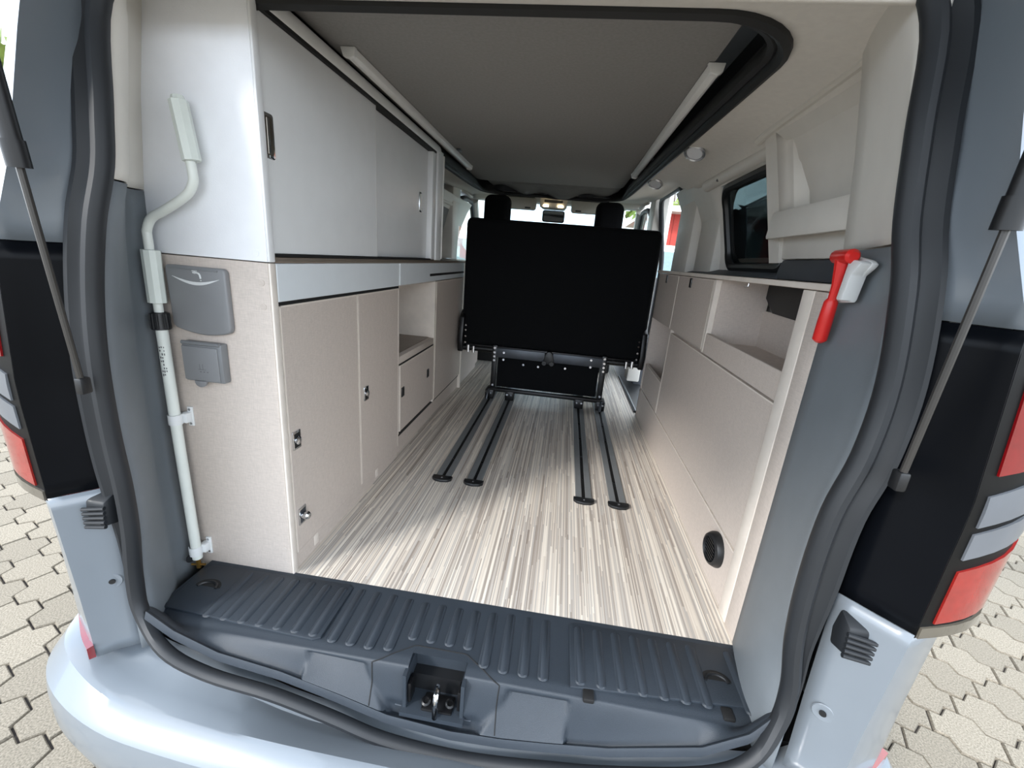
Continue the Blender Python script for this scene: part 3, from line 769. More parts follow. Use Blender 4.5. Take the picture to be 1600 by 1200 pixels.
def sill_disp(x, t):
    d = 0
    for k_, (a, b) in enumerate(PADS):
        sl_ = .055 * sstep(.60, .87, t)                     # inner ends flare towards the bottom
        a_ = a - (sl_ if k_ == 1 else 0) + (.055 if k_ == 1 else 0); b_ = b + (sl_ if k_ == 0 else 0) - (.055 if k_ == 0 else 0)
        m_ = sstep(a_, a_ + .010, x) * (1 - sstep(b_ - .010, b_, x)) * sstep(.595, .612, t) * (1 - sstep(.862, .872, t))
        d += m_ * lerp(-.013, .017, sstep(.58, .87, t))
    m_ = sstep(-.31, -.29, x) * (1 - sstep(-.10, -.08, x)) * sstep(.76, .80, t) * (1 - sstep(.868, .875, t))
    return d - .012 * m_
def sill_pt(s, t, off=0.0):
    p = sill_raw(s, t); d = sill_disp(p.x, t)
    n1 = sstep(.45, .62, t) ; d1 = d + off
    return Vector((p.x, p.y - d1 * .75 * n1, p.z + d * .66 + off * lerp(1, .66, n1)))
rows = [[tuple(sill_pt(-1 + 2 * j / NX, i / NY)) for j in range(NX + 1)] for i in range(NY + 1)]
TN = .475
cut = lambda i, j: NOTCH[0] < (rows[i][j][0] + rows[i][j + 1][0]) / 2 < NOTCH[1] and TN < (i + .5) / NY < .80
M().grid(rows, cut).build('base', SILL, sill, smooth=50)
# latch recess
yb = .775
lr = M().box(NOTCH[0] - .004, NOTCH[1] + .004, yb, yb + .004, -.115, -.005).box(NOTCH[0] - .007, NOTCH[0] + .001, .700, yb, -.115, -.012).box(NOTCH[1] - .001, NOTCH[1] + .007, .700, yb, -.115, -.012)
lr.box(NOTCH[0] - .01, NOTCH[1] + .01, .688, yb, -.118, -.106)
lr.build('latch_recess', SILL, sill, smooth=0)
# seam of the latch cover
def s_of(x, t):
    return (x - XC + .005) / (.738 if t < .55 else lerp(.742, .682, min(1, (t - .55) / .45 * 1.25)))
seam = [(-.336, .865), (-.340, .70), (-.345, .58), (-.335, .555), (-.262, .425), (-.255, .42), (-.140, .42), (-.133, .425), (-.058, .555), (-.048, .58), (-.050, .70), (-.046, .865)]
sp_ = []
for (xa, ta), (xb_, tb) in zip(seam, seam[1:]):
    for q in range(8):
        x, t = lerp(xa, xb_, q / 8), lerp(ta, tb, q / 8); sp_.append(sill_pt(s_of(x, t), t, .0004))
M().tube(sp_, .0013, 6).build('latch_cover_seam', GAP, sill)
sp_ = [sill_pt(s_of(x, .80), .80, .001) for x in [lerp(-.285, -.105, q / 12) for q in range(13)]]
M().tube(sp_, .0015, 6).build('recess_edge', SILLPAD, sill)
# striker
sk = M().tube(smooth_path([(-.190, .725, -.108), (-.190, .725, -.062), (-.188, .716, -.050), (-.186, .700, -.052), (-.186, .692, -.07), (-.186, .692, -.108)], 5), .0065, 10).build('striker', CHROME, sill, label='chrome latch striker')
M().box(-.222, -.150, .700, .742, -.108, -.101, .003).build('striker_plate', BLKSTEEL, sk)
for x, y in ((-.214, .718), (-.158, .722)):
    M().lathe([(.011, 0), (.011, .006), (.007, .008), (.006, .004), (.001, .004)], (x, y, -.101), (0, -.3, 1), 16).build('bolt', BLKSTEEL, sk)
M().box(-.255, -.247, .705, .735, -.095, -.04, .002).build('guide', BLKSTEEL, sk)
M().box(-.139, -.131, .705, .735, -.095, -.04, .002).build('guide', BLKSTEEL, sk)
# ribs and cover panels
def rib_mesh(L, w=.025, h=.0032):
    pts = rrect(-w / 2, w / 2, -L / 2, L / 2, w * .45, 3); n_ = len(pts)
    ins = rrect(-w / 2 + .004, w / 2 - .004, -L / 2 + .004, L / 2 - .004, w * .2, 3)
    mb = M().add([(x, y, 0) for x, y in pts] + [(x, y, h) for x, y in ins], [tuple(range(n_, 2 * n_))] + [(i, (i + 1) % n_, n_ + (i + 1) % n_, n_ + i) for i in range(n_)])
    me = mb.mesh('rib', 40); me.materials.append(SILL); return me
def put(me, name, loc, parent, rz=0):
    o = bpy.data.objects.new(name, me); col.objects.link(o); o.location = loc; o.rotation_euler = (0, 0, rz); attach(o, parent); return o
short, long_, mid_ = rib_mesh(.120), rib_mesh(.172), rib_mesh(.162)
for i in range(12):
    x = -.458 + i * .0458
    cen_ = -.30 < x < -.085
    L, me, yc = (.120, short, .842) if cen_ else (.172, long_, .824)
    if i in (3, 8): me, yc = mid_, .824
    put(me, 'rib', (x, yc, -.0015), sill)
cover = {}
for w, poly in (('left', [(-.905, .752), (-.500, .736), (-.485, .745), (-.485, .905), (-.50, .915), (-.90, .905), (-.915, .88)]), ('right', [(.108, .736), (.515, .762), (.528, .775), (.522, .90), (.51, .912), (.115, .912), (.105, .90)])):
    c = M().prism(poly, 'z', -.004, .0028, .0012).build('cover_panel', SILL, sill, label='%s ribbed cover panel with finger hole' % w)
    cover[w] = c
    if w == 'left': xs = [-.875 + i * .046 for i in range(9)]
    else: xs = [.130 + i * .046 for i in range(9)]
    for x in xs:
        if (w == 'left' and abs(x + .858) < .035) or (w == 'right' and abs(x - .445) < .035): 
            continue
        put(mid_, 'rib', (x, .822, .0026), c)
    hx, hy = (-.853, .842) if w == 'left' else (.445, .826)
    M().prism([(hx + .034 * math.cos(a) , hy - .012 + .026 * math.sin(a)) for a in [math.pi * j / 12 for j in range(13)]], 'z', .0022, .0034).build('finger_hole', GAP, c)
    M().tube([(hx + .026 * math.cos(a), hy - .016 + .020 * math.sin(a), .0035) for a in [math.pi * j / 10 for j in range(11)]], .004, 8).build('finger_ring', BLACKP, c)
for x, y in ((.148, .728), (.447, .742)):
    M().box(x - .012, x + .012, y - .014, y + .014, -.012, .0004, .003).build('clip_slot', GAP, sill)
# ================================================================== LEFT FURNITURE
XB = -.98      # back of the left furniture
def lock(parent, y, z, w=.034, h=.052, knob=False, black=False, x=XL):
    mt = BLACKP if black else CHROME
    l = M().box(x - .004, x + .0035, y - w / 2, y + w / 2, z - h / 2, z + h / 2, .002).build('push_lock', mt, parent)
    M().box(x + .0030, x + .0042, y - w * .36, y + w * .36, z - h * .38, z + h * .38).build('lock_recess', GAP if not knob else STEEL, l)
    if not black:
        M().lathe([(.001, .022 if knob else .010), (.008, .021 if knob else .009), (.012, .016 if knob else .006), (.012, .003), (.012, .002)], (x + .002, y, z), (1, 0, 0), 18).build('lock_button', CHROME, l)
    return l
def front(parent, y0, y1, z0, z1, mt, name='door', th=.016, x=XL, edge=True):
    d = M().box(x - th, x, y0, y1, z0, z1, .0015, 1).build(name, mt, parent)
    if edge:
        e = M().box(x - th + .001, x + .0006, y0 - .0006, y0 + .003, z0, z1).box(x - th + .001, x + .0006, y1 - .003, y1 + .0006, z0, z1).box(x - th + .001, x + .0006, y0, y1, z1 - .003, z1 + .0006)
        e.build('edge_band', EDGE, d, smooth=0)
    return d

# tall end panel facing the tailgate
ep = thing('end_panel', (-.82, .93, -.02), 'tall kitchen end panel, beige below and white above, facing the tailgate', 'panel')
lowp = [(-.985, -.012), (-.672, -.012), (-.672, .844), (-.985, .844)]
M().prism([(-.985, -.012), (-.674, -.012), (-.674, .845), (-.985, .845)], 'y', .9225, .942, .002).build('lower_panel', BEIGE, ep)
M().prism([(-.985, .847), (-.674, .847), (-.674, 1.30), (-.674, 1.385), (-.90, 1.385), (-.985, 1.1)], 'y', .9225, .942, .002).build('upper_panel', WHITE_LEATHER, ep)
M().box(-.6745, XL + .0005, .9222, .943, -.012, .845, .003).build('edge_strip', EDGE, ep)
M().box(-.6745, XL + .0005, .9222, .943, .847, 1.385, .003).build('edge_strip', WHITE, ep)
cap = M().disc((0, 0, 0), (0, -1, 0), .0075, .0012, 14).mesh('screw_cap', 40); cap.materials.append(BEIGE)
capw = M().disc((0, 0, 0), (0, -1, 0), .0075, .0012, 14).mesh('screw_cap', 40); capw.materials.append(WHITE_LEATHER)
for x, z, me in ((-.700, .865, capw), (-.692, .80, cap), (-.692, .745, cap), (-.69, .08, cap)):
    put(me, 'screw_cap', (x, .9226, z), ep)

# rear double-door base cabinet
c1 = thing('base_cabinet', (-.82, 1.31, 0), 'rear beige base cabinet with two doors and a pale drawer band', 'cabinet')
M().box(XB, XL - .018, .943, 1.687, .0, .843).build('body', BEIGE_IN, c1)
M().box(XB, XL - .010, 1.689, 1.702, .0, .843).build('side_panel', EDGE, c1)
M().box(XL - .03, XL - .004, .944, 1.687, .0, .050).build('plinth', BEIGE, c1)
d = front(c1, .945, 1.333, .054, .746, BEIGE)
lock(d, .972, .390); lock(d, .975, .158, knob=True)
d = front(c1, 1.339, 1.685, .054, .746, BEIGE)
lock(d, 1.382, .395)
M().box(XL - .016, XL, .944, 1.687, .756, .8445, .0015, 1).build('drawer_front', BAND, c1)
M().box(XL - .02, XL - .005, .944, 1.70, .746, .756).build('shadow_gap', GAP, c1)
for y in (1.03, 1.46):
    M().box(XL - .006, XL - .0025, y, y + .022, .012, .046, .003).build('plinth_cap', EDGE, c1)

# niche cabinet with shelf and drop-front drawer
c2 = thing('niche_cabinet', (-.82, 1.95, 0), 'beige kitchen cabinet with an open niche above a low drawer', 'cabinet')
b = M().box(XB, XL - .28, 1.703, 2.19, .10, .75)                              # back
b.box(XB, XL - .004, 1.703, 1.7045, .10, .75).box(XL - .30, XL - .004, 1.703, 2.19, .752, .756)
b.box(XB, XL - .018, 1.703, 2.19, .095, .418)
b.build('body', BEIGE_IN, c2)
M().box(XL - .28, XL - .003, 1.7046, 2.19, .426, .458, .002).build('shelf', BEIGE, c2)
M().box(XL - .28, XL - .03, 1.71, 2.185, .4582, .4612).build('shelf_mat', WORKTOP, c2)
M().box(XB, XL - .001, 2.191, 2.206, .095, .752).build('side_panel', EDGE, c2)
d = front(c2, 1.708, 2.188, .112, .418, BEIGE, 'drawer')
lock(d, 1.738, .292, .030, .044, black=True); lock(d, 2.090, .288, .030, .044, black=True)
M().box(XL - .02, XL - .004, 1.703, 2.19, .418, .426).build('shadow_gap', GAP, c2)
kd = thing('kitchen_drawer', (-.70, 2.25, .757), 'pale kitchen drawer band with a black grip slot', 'drawer')
M().box(XL - .016, XL, 1.704, 2.798, .757, .8445, .0015, 1).build('drawer_front', BAND, kd)
M().box(XL - .004, XL + .0012, 2.09, 2.79, .782, .794).build('grip_slot', GAP, kd)
M().disc((XL - .20, 2.186, .70), (0, -1, 0), .006, .002, 10).build('screw_cap', EDGE, c2)

# closed front cabinet beside the bench
c3 = thing('base_cabinet', (-.82, 2.5, 0), 'plain beige base cabinet beside the bench seat', 'cabinet')
M().box(XB, XL - .018, 2.207, 2.798, .098, .755).build('body', BEIGE_IN, c3)
front(c3, 2.210, 2.795, .101, .752, BEIGE)
M().box(XB, XL + .004, 2.80, 2.818, .0, .845).build('side_panel', EDGE, c3)
c4 = thing('base_cabinet', (-.82, 3.2, 0), 'low beige cabinet front disappearing behind the bench seat', 'cabinet')
M().box(XB, XL - .018, 2.82, 3.42, .0, .84).build('body', BEIGE_IN, c4)
front(c4, 2.822, 3.41, .05, .80, BEIGE)
# common plinth plank with dark gap above
pl = thing('plinth_board', (-.70, 2.3, 0), 'beige plinth board under the kitchen niche', 'plinth')
M().box(XL - .03, XL - .014, 1.703, 2.80, .0, .084).build('plank', BEIGE, pl)
M().box(XL - .03, XL - .010, 1.703, 2.80, .084, .096).build('shadow_gap', GAP, pl)

# worktop
wt = thing('worktop', (-.82, 1.9, .85), 'narrow taupe kitchen worktop under the sliding door cabinet', 'worktop')
M().box(XB, XL - .010, .943, 3.44, .846, .858, .001, 1).build('slab', WORKTOP, wt)
M().box(XL - .012, XL - .002, .944, 3.44, .8455, .8495).build('front_edge', WORKTOP, wt)
M().box(XL - .30, XL - .20, 2.55, 3.2, .8585, .862, .001).build('cover_strip', CHROME, wt)

# upper cabinet with sliding doors
uc = thing('upper_cabinet', (-.82, 1.6, .86), 'tall white upper cabinet with two sliding doors', 'cabinet')
M().box(XB + .06, XL - .06, .944, 2.20, .866, 1.335).build('body', WHITE, uc)
d = M().box(XL - .022, XL - .008, .9445, 1.506, .8665, 1.338, .001, 1).build('sliding_door', SATIN, uc)
M().box(XL - .0221, XL - .0078, 1.503, 1.5065, .8665, 1.338).build('edge_band', ALU, d, smooth=0)
h = M().prism(rrect(.944, .978, 1.066, 1.156, .006, 3), 'x', XL - .010, XL - .0055, .001).build('recess_handle', CHROME, d)
M().prism(rrect(.9475, .972, 1.073, 1.149, .004, 3), 'x', XL - .006, XL - .005).build('handle_recess', mat('smoky_chrome', (132, 124, 112), .18, .9), h)
M().box(XL - .0062, XL - .0040, .955, .962, 1.076, 1.146).build('handle_lip', CHROME, h)
d = M().box(XL - .040, XL - .026, 1.49, 2.10, .8665, 1.338, .001, 1).build('sliding_door', SATIN, uc)
h = M().prism(rrect(1.985, 2.020, 1.066, 1.150, .006, 3), 'x', XL - .027, XL - .0225, .001).build('recess_handle', CHROME, d)
M().prism(rrect(1.992, 2.013, 1.073, 1.143, .004, 3), 'x', XL - .023, XL - .0218).build('handle_recess', SATIN, h)
# top rail profile: two steps and a dark track
M().prism([(XL - .05, 1.346), (XL + .004, 1.346), (XL + .006, 1.352), (XL + .006, 1.366), (XL + .001, 1.378), (XL - .008, 1.386), (XL - .05, 1.386)], 'y', .930, 2.20, .001).build('top_rail', ALU, uc)
M().box(XL - .045, XL + .002, .9445, 2.14, 1.338, 1.346).build('track', GAP, uc)
M().box(XL - .06, XL - .004, .9445, 2.16, .8592, .8655).build('bottom_track', GAP, uc)
M().box(XL - .06, XL - .002, 2.105, 2.155, .862, 1.346, .002).build('front_post', WHITE, uc)
M().box(XL - .03, XL + .004, 2.165, 2.250, .859, 1.362, .003).build('corner_post', WHITE, uc)
M().box(XL - .02, XL + .0075, 2.250, 2.262, .866, 1.350, .002).build('corner_edge', ALU, uc)

# ================================================================== RIGHT SIDEBOARD
sb = thing('sideboard', (.62, 1.8, 0), 'low beige sideboard along the right wall with an open compartment', 'sideboard')
XD = .715
b = M()
b.box(XR + .016, XD, 1.66, 2.16, .0, .884)
b.box(XR + .016, XD, 1.045, 1.66, .0, .66)
b.box(XR + .016, XD, 2.16, 2.655, .62, .884).box(XR + .016, XD, 2.16, 2.655, .0, .21)
b.box(XR + .15, XD, 2.16, 2.655, .2, .63)
b.build('body', BEIGE_IN, sb)
def rfront(name, y0, y1, z0, z1, mt=BEIGE, x=XR, th=.016, edge=True):
    d = M().box(x, x + th, y0, y1, z0, z1, .0015, 1).build(name, mt, sb)
    if edge:
        M().box(x - .0006, x + th, y0 - .0006, y0 + .0035, z0, z1).box(x - .0006, x + th, y0, y1, z1 - .0035, z1 + .0006).build('edge_band', EDGE, d, smooth=0)
    return d
for y0, y1, ly in ((1.668, 2.186, 1.968), (2.192, 2.655, 2.435)):
    d = rfront('door', y0, y1, .627, .882)
    M().box(XR - .003, XR + .004, ly - .016, ly + .016, .838, .878, .002).build('push_lock', BLACKP, d)
    M().box(XR - .0036, XR - .0026, ly - .016, ly - .010, .842, .874).build('lock_rim', CHROME, d)
rfront('large_panel', 1.050, 2.150, .190, .612)
rfront('base_panel', 1.045, 2.655, .0, .184)
rfront('pocket_front', 2.168, 2.600, .190, .352)
M().box(XR, XR + .15, 2.156, 2.168, .19, .625).build('pocket_divider', EDGE, sb)
M().box(XR, XR + .17, 2.640, 2.655, .0, .884).build('front_end_panel', BEIGE, sb)
# open compartment
M().box(XR, XR + .016, 1.045, 1.640, .618, .692, .0015, 1).build('compartment_lip', BEIGE, sb)
M().box(XR - .001, XR + .17, 1.641, 1.662, .618, .884, .001, 1).build('compartment_side', EDGE, sb)
M().box(XR + .017, XD, 1.636, 1.641, .66, .884).build('compartment_side_panel', BEIGE, sb)
M().box(XD - .006, XD, 1.045, 1.636, .66, .790).build('compartment_back', BEIGE, sb)
M().box(XR + .016, XD - .006, 1.045, 1.636, .655, .662).build('compartment_floor', BEIGE, sb)
M().add([(XD - .014, 1.63, .884), (XD - .014, 1.05, .884), (XD - .014, 1.05, .776), (XD - .014, 1.555, .790), (XD - .014, 1.63, .835), (XD, 1.63, .884), (XD, 1.05, .884), (XD, 1.05, .776), (XD, 1.555, .790), (XD, 1.63, .835)],
        [(0, 1, 2, 3, 4), (9, 8, 7, 6, 5), (0, 4, 9, 5), (4, 3, 8, 9), (3, 2, 7, 8)]).build('service_flap', BLACKP, sb, smooth=0)
M().tube([(XR + .03, 1.44, .882), (XR + .03, 1.44, .874), (XR + .02, 1.445, .872)], .002, 6).build('hook', CHROME, sb)
# end post with proud face strip
M().box(XR - .006, XR + .012, 1.000, 1.046, .0, .884, .002).build('face_strip', EDGE, sb)
M().box(XR - .0045, XD - .05, .938, 1.001, -.01, .884, .004).build('end_post', BEIGE, sb)
# top
M().box(XR - .008, XD - .005, .942, 2.672, .8855, .9005, .004).build('top', BEIGE, sb)
M().box(XR - .0095, XR - .007, .944, 2.67, .887, .899).build('top_edge', EDGE, sb)
# round vent
vt = M().lathe([(.052, .0), (.052, .010), (.046, .022), (.038, .026), (.036, .022), (.036, .006), (.0, .006)], (XR, 1.150, .122), (-1, -.12, 0), 28).build('round_vent', BLACKP, sb, label='round black air vent')
for q in range(-3, 4):
    hh = math.sqrt(.035 ** 2 - (q * .0095) ** 2)
    M().box(XR - .023, XR - .010, 1.150 - hh, 1.150 + hh, .122 + q * .0095 - .0014, .122 + q * .0095 + .0014).build('slat', BLACKP, vt)

# ================================================================== BENCH SEAT
bs = thing('bench_seat', (-.06, 2.75, 0), 'black double bench seat seen from behind on a steel frame', 'seat')
bk = M().box(-.640, .522, 2.675, 2.80, .335, 1.118, .035, 3).build('backrest', SEATCLOTH, bs)
sm = M()
for x in (-.06,): sm.tube([(x, 2.6735, .36), (x, 2.6735, 1.10)], .002, 6)
M().tube([(-.615, 2.678, 1.108), (.495, 2.678, 1.108)], .003, 6).build('piping', SEATCLOTH, bk)
M().box(-.62, .50, 2.76, 3.20, .34, .48, .04, 3).build('cushion', SEATCLOTH, bs)
for sx in (-1, 1):
    x = -.632 if sx < 0 else .508
    sp = M().prism([(2.63, .30), (2.78, .30), (2.80, .50), (2.72, .56), (2.65, .52), (2.62, .38)], 'x', x - .016, x + .016, .006).build('hinge_plate', BLKSTEEL, bs)
    for z in (.36, .40, .44, .47):
        M().disc((x - sx * .030, 2.655, z), (0, -1, 0), .006, .012, 10).build('bolt', CHROME, sp)
    M().tube([(x - sx * .05, 2.65, .30), (x - sx * .05, 2.65, .345)], .011, 10).tube([(x - sx * .085, 2.65, .298), (x - sx * .085, 2.65, .340)], .011, 10).build('pivot', CHROME, sp)
M().tube([(-.62, 2.665, .325), (.505, 2.665, .325)], .020, 12).build('cross_tube', BLKSTEEL, bs)
M().box(-.60, .49, 2.655, 2.70, .318, .352, .004).build('lower_frame', BLKSTEEL, bs)
for x0, x1 in ((-.395, -.085), (-.035, .275)):
    M().box(x0, x1, 2.632, 2.640, .287, .347, .003).build('frame_plate', STEEL, bs)
M().prism([(-.092, .275), (-.02, .275), (-.035, .34), (-.05, .355), (-.07, .355), (-.085, .33)], 'y', 2.626, 2.66, .004).build('centre_catch', BLACKP, bs)
for x in (-.085, -.038):
    M().tube([(x, 2.63, .282), (x, 2.615, .282)], .014, 12).build('catch_knob', BLACKP, bs)
M().box(-.385, .262, 2.66, 2.668, .085, .288, .003).build('skirt_panel', SEATCLOTH, bs)
for x in (-.405, .287):
    lg = M().box(x - .016, x + .016, 2.636, 2.70, .03, .362, .004).build('leg', BLKSTEEL, bs)
    for z in (.345, .316, .29, .265, .10):
        M().disc((x, 2.637, z), (0, -1, 0), .0075, .006, 10).build('bolt', CHROME, lg)
for x, z in ((-.345, .32), (-.345, .275), (-.215, .255), (-.12, .252), (.05, .26), (.205, .285), (.205, .33)):
    M().disc((x, 2.634, z), (0, -1, 0), .007, .006, 12).build('bolt', CHROME, bs)
M().box(-.43, .31, 2.62, 2.66, .060, .082, .003).build('bottom_rail', BLKSTEEL, bs)
for x in (-.42, -.288, .163, .298):
    ft = M().box(x - .028, x + .028, 2.615, 2.72, .009, .07, .006).build('foot', BLKSTEEL, bs)
    for dx in (-.014, .014):
        M().disc((x + dx, 2.615, .05), (0, -1, 0), .006, .007, 10).build('bolt', CHROME, ft)
for x in (-.425, .300):
    M().tube(smooth_path([(x, 2.62, .07), (x - .004, 2.60, .05), (x - .006, 2.585, .015)], 4), .008, 8).build('locking_lever', STEEL, bs)
# floor rails
for i, x in enumerate((-.420, -.288, .163, .298)):
    y0 = 1.548 if i < 2 else 1.525
    fr_ = thing('floor_rail', (x, y0, 0), ('outer left', 'inner left', 'inner right', 'outer right')[i] + ' seat rail let into the striped floor', 'rail', 'seat rails in the floor')
    w = .032
    M().box(x - w, x - .007, y0, 3.6, -.004, .0075, .0015, 1).box(x + .007, x + w, y0, 3.6, -.004, .0075, .0015, 1).build('track', RAILALU, fr_)
    M().box(x - .0075, x + .0075, y0, 3.6, -.003, .002).build('slot', RAILSLOT, fr_)
    M().prism([(x - .041, y0 + .008), (x + .041, y0 + .008), (x + .041, y0 - .014), (x + .028, y0 - .028), (x, y0 - .034), (x - .028, y0 - .028), (x - .041, y0 - .014)], 'z', 0, .012, .003).build('end_cap', BLACKP, fr_)
    M().disc((x, y0 - .012, .012), (0, 0, 1), .004, .001, 10).build('screw', SILVER, fr_)
    for q in range(4):
        M().disc((x, y0 + .18 + q * .22, .0018), (0, 0, 1), .0045, .0015, 8).build('rail_bolt', CHROME, fr_)
M().disc((-.655, 1.93, .0), (0, 0, 1), .004, .002, 8)

# ================================================================== AWNING CRANK
ck = thing('awning_crank', (-.955, .90, 0), 'long pale awning crank clipped upright to the end panel', 'crank')
YC = .892
cpath = smooth_path([(-.815, YC, 1.09), (-.810, YC, 1.06), (-.806, YC, 1.02), (-.808, YC, .998), (-.828, YC, .972), (-.885, YC, .939), (-.918, YC, .922), (-.934, YC, .897), (-.936, YC, .87), (-.936, YC, .70), (-.936, YC, .695)], 5)
M().tube(cpath, .0095, 12).build('bent_rod', CRANK, ck)
M().tube([(-.936, YC, .70), (-.937, YC, .40), (-.934, YC, .03)], .0125, 14).build('tube', CRANK, ck)
g = M().lathe([(.008, 0), (.0175, .001), (.0175, .112), (.013, .114), (.011, .121), (.001, .122)], (-.804, YC, 1.040), (-.13, 0, 1), 8); g.build('upper_grip', CRANKGRIP, ck, smooth=25)
g = M().lathe([(.010, 0), (.0185, .001), (.0185, .118), (.010, .119)], (-.936, YC, .735), (.02, 0, 1), 10); g.build('lower_grip', CRANKGRIP, ck, smooth=25)
cl = M().lathe([(.012, 0), (.0195, .002), (.018, .04), (.012, .042)], (-.9365, YC, .672), (0, 0, 1), 16).build('collar', BLACKP, ck)
for q in range(12):
    a = 2 * math.pi * q / 12
    M().tube([(-.9365 + .0185 * math.cos(a), YC + .0185 * math.sin(a), .676), (-.9365 + .0178 * math.cos(a), YC + .0178 * math.sin(a), .711)], .0022, 6).build('collar_rib', BLACKP, cl)
hk = M().tube([(-.934, YC, .03), (-.934, YC, -.002)], .006, 10).build('hook_end', BRASS, ck)
M().tube([(-.952, YC - .004, .008), (-.916, YC + .004, .008)], .003, 8).build('cross_pin', BRASS, hk)
# small printed marks running down the tube
def text(body, size, loc, rot, mt, parent, name='print', align='CENTER', ext=.0002):
    cu = bpy.data.curves.new(name, 'FONT'); cu.body = body; cu.size = size; cu.align_x = align; cu.align_y = 'CENTER'; cu.extrude = ext
    tmp = bpy.data.objects.new(name, cu); col.objects.link(tmp); dg = bpy.context.evaluated_depsgraph_get()
    me = bpy.data.meshes.new_from_object(tmp.evaluated_get(dg)); bpy.data.objects.remove(tmp, do_unlink=True)
    me.materials.clear(); me.materials.append(mt)
    me.transform(Matrix.Translation(loc) @ Matrix(rot).to_4x4())
    o = bpy.data.objects.new(name, me); col.objects.link(o); attach(o, parent); return o
pr = M()
for i in range(9):
    zz = .632 - i * .0085
    for j in range(3):
        if random.random() < .72:
            a = -math.pi / 2 + .35 + (j - 1) * .32
            pr.box(-.9368 + .0125 * math.cos(a) - .0013, -.9368 + .0125 * math.cos(a) + .0013, YC + .0128 * math.sin(a) - .0003, YC + .0128 * math.sin(a) + .0004, zz - random.uniform(.001, .003), zz + random.uniform(.001, .003))
pr.build('printed_marks', PRINTD, ck, smooth=0)
# clips
for z, w in ((.445, 'upper'), (.055, 'lower')):
    c = thing('crank_clip', (-.93, .92, z), '%s white spring clip holding the awning crank' % w, 'clip', 'crank clips')
    M().box(-.926, -.912, .917, .9225, z - .026, z + .026, .0015).build('plate', HAMWHITE, c)
    M().box(-.934, -.914, .900, .9225, z - .013, z + .013, .003).build('arm', HAMWHITE, c)
    ar = [(-.9365 + .0155 * math.cos(a), YC + .0155 * math.sin(a)) for a in [math.radians(-150 + 300 * j / 16) for j in range(17)]]
    ar2 = [(-.9365 + .0135 * math.cos(a), YC + .0135 * math.sin(a)) for a in [math.radians(-150 + 300 * j / 16) for j in range(17)]]
    M().prism(ar + ar2[::-1], 'z', z - .013, z + .013).build('jaw', HAMWHITE, c)
    for dz in (-.019, .019):
        M().disc((-.919, .917, z + dz), (0, -1, 0), .0035, .001, 10).build('screw', SILVER, c)

# ================================================================== FLAPS ON THE END PANEL
sf = thing('shower_flap', (-.85, .915, .67), 'large grey outdoor shower flap with a tap symbol', 'flap')
fl_poly = [(-.914, .824), (-.776, .824), (-.772, .820), (-.770, .815), (-.769, .690), (-.771, .680), (-.776, .675)]
bot = [(-.776 - i * (.133 / 10), .674 - .010 * math.sin(math.pi * i / 10) + .004 * (i / 10)) for i in range(1, 11)]
fl_poly = fl_poly + bot + [(-.918, .685), (-.920, .815), (-.918, .821)]
M().prism(fl_poly, 'y', .906, .9225, .004).build('lid', FLAP, sf, smooth=50)
M().box(-.910, -.786, .9035, .9075, .816, .820, .001).build('hinge_line', FLAP2, sf)
arc = [(-.902 + .118 * i / 14, .7995 - .010 * math.sin(math.pi * i / 14)) for i in range(15)]
arc2 = [(-.902 + .118 * i / 14, .7990 - .0165 * math.sin(math.pi * i / 14)) for i in range(15)]
M().prism(arc + arc2[::-1], 'y', .9048, .9062).build('grip_mark', PRINT, sf, smooth=0)
tp_ = M().tube(smooth_path([(-.848, .9055, .8105), (-.838, .9055, .8105), (-.832, .9055, .807), (-.830, .9055, .798)], 4), .0022, 6)
tp_.disc((-.830, .9058, .794), (0, -1, 0), .0016, .001, 8).box(-.850, -.838, .9048, .9062, .8135, .8155).box(-.8455, -.8425, .9048, .9062, .808, .815)
tp_.build('tap_symbol', PRINT, sf)
so = thing('socket_flap', (-.855, .915, .54), 'small grey power socket flap below the shower flap', 'flap')
M().box(-.907, -.803, .900, .9225, .540, .638, .004).build('box', FLAP2, so)
M().box(-.905, -.812, .8965, .901, .544, .628, .002).build('lid', FLAP, so)
M().tube([(-.904, .900, .636), (-.806, .900, .636)], .0045, 10).build('hinge', FLAP2, so)
M().prism([(-.866 + .015 * math.cos(a), .5425 + .016 * math.sin(a)) for a in [math.pi + math.pi * j / 10 for j in range(11)]], 'y', .8965, .905, .001).build('tab', FLAP, so)
for i in range(3):
    M().box(-.862 + i * .009, -.858 + i * .009, .8962, .8968, .566, .568).build('embossed_dash', PRINTD, so, smooth=0)
M().box(-.866, -.846, .8963, .8967, .572, .573).box(-.862, -.861, .8963, .8967, .572, .586).box(-.854, -.853, .8963, .8967, .572, .586).build('embossed_symbol', PRINTD, so, smooth=0)

for o_ in so.children: o_.location = (.008, 0, .010)

# ================================================================== HAMMER
hm_h = Vector((-.10, -.99, 0)).normalized(); hm_n = Vector((-.99, .10, 0)).normalized()     # along the trim, away from it
H0 = Vector((.517, .872, .88))
def HP(a, z, d): return H0 + hm_h * a + Vector((0, 0, z - .88)) + hm_n * d
def hslab(pts, d0, d1, name, mt, parent, bev=.003):
    bm = bmesh.new(); n_ = len(pts)
    lo = [bm.verts.new(HP(a, z, d0)) for a, z in pts]; hi = [bm.verts.new(HP(a, z, d1)) for a, z in pts]
    bm.faces.new(lo); bm.faces.new(hi[::-1])
    for i in range(n_): bm.faces.new((lo[i], lo[(i + 1) % n_], hi[(i + 1) % n_], hi[i]))
    bmesh.ops.recalc_face_normals(bm, faces=bm.faces)
    bmesh.ops.bevel(bm, geom=list(bm.edges), offset=bev, segments=2, affect='EDGES', profile=.5)
    return M()._bm(bm).build(name, mt, parent)
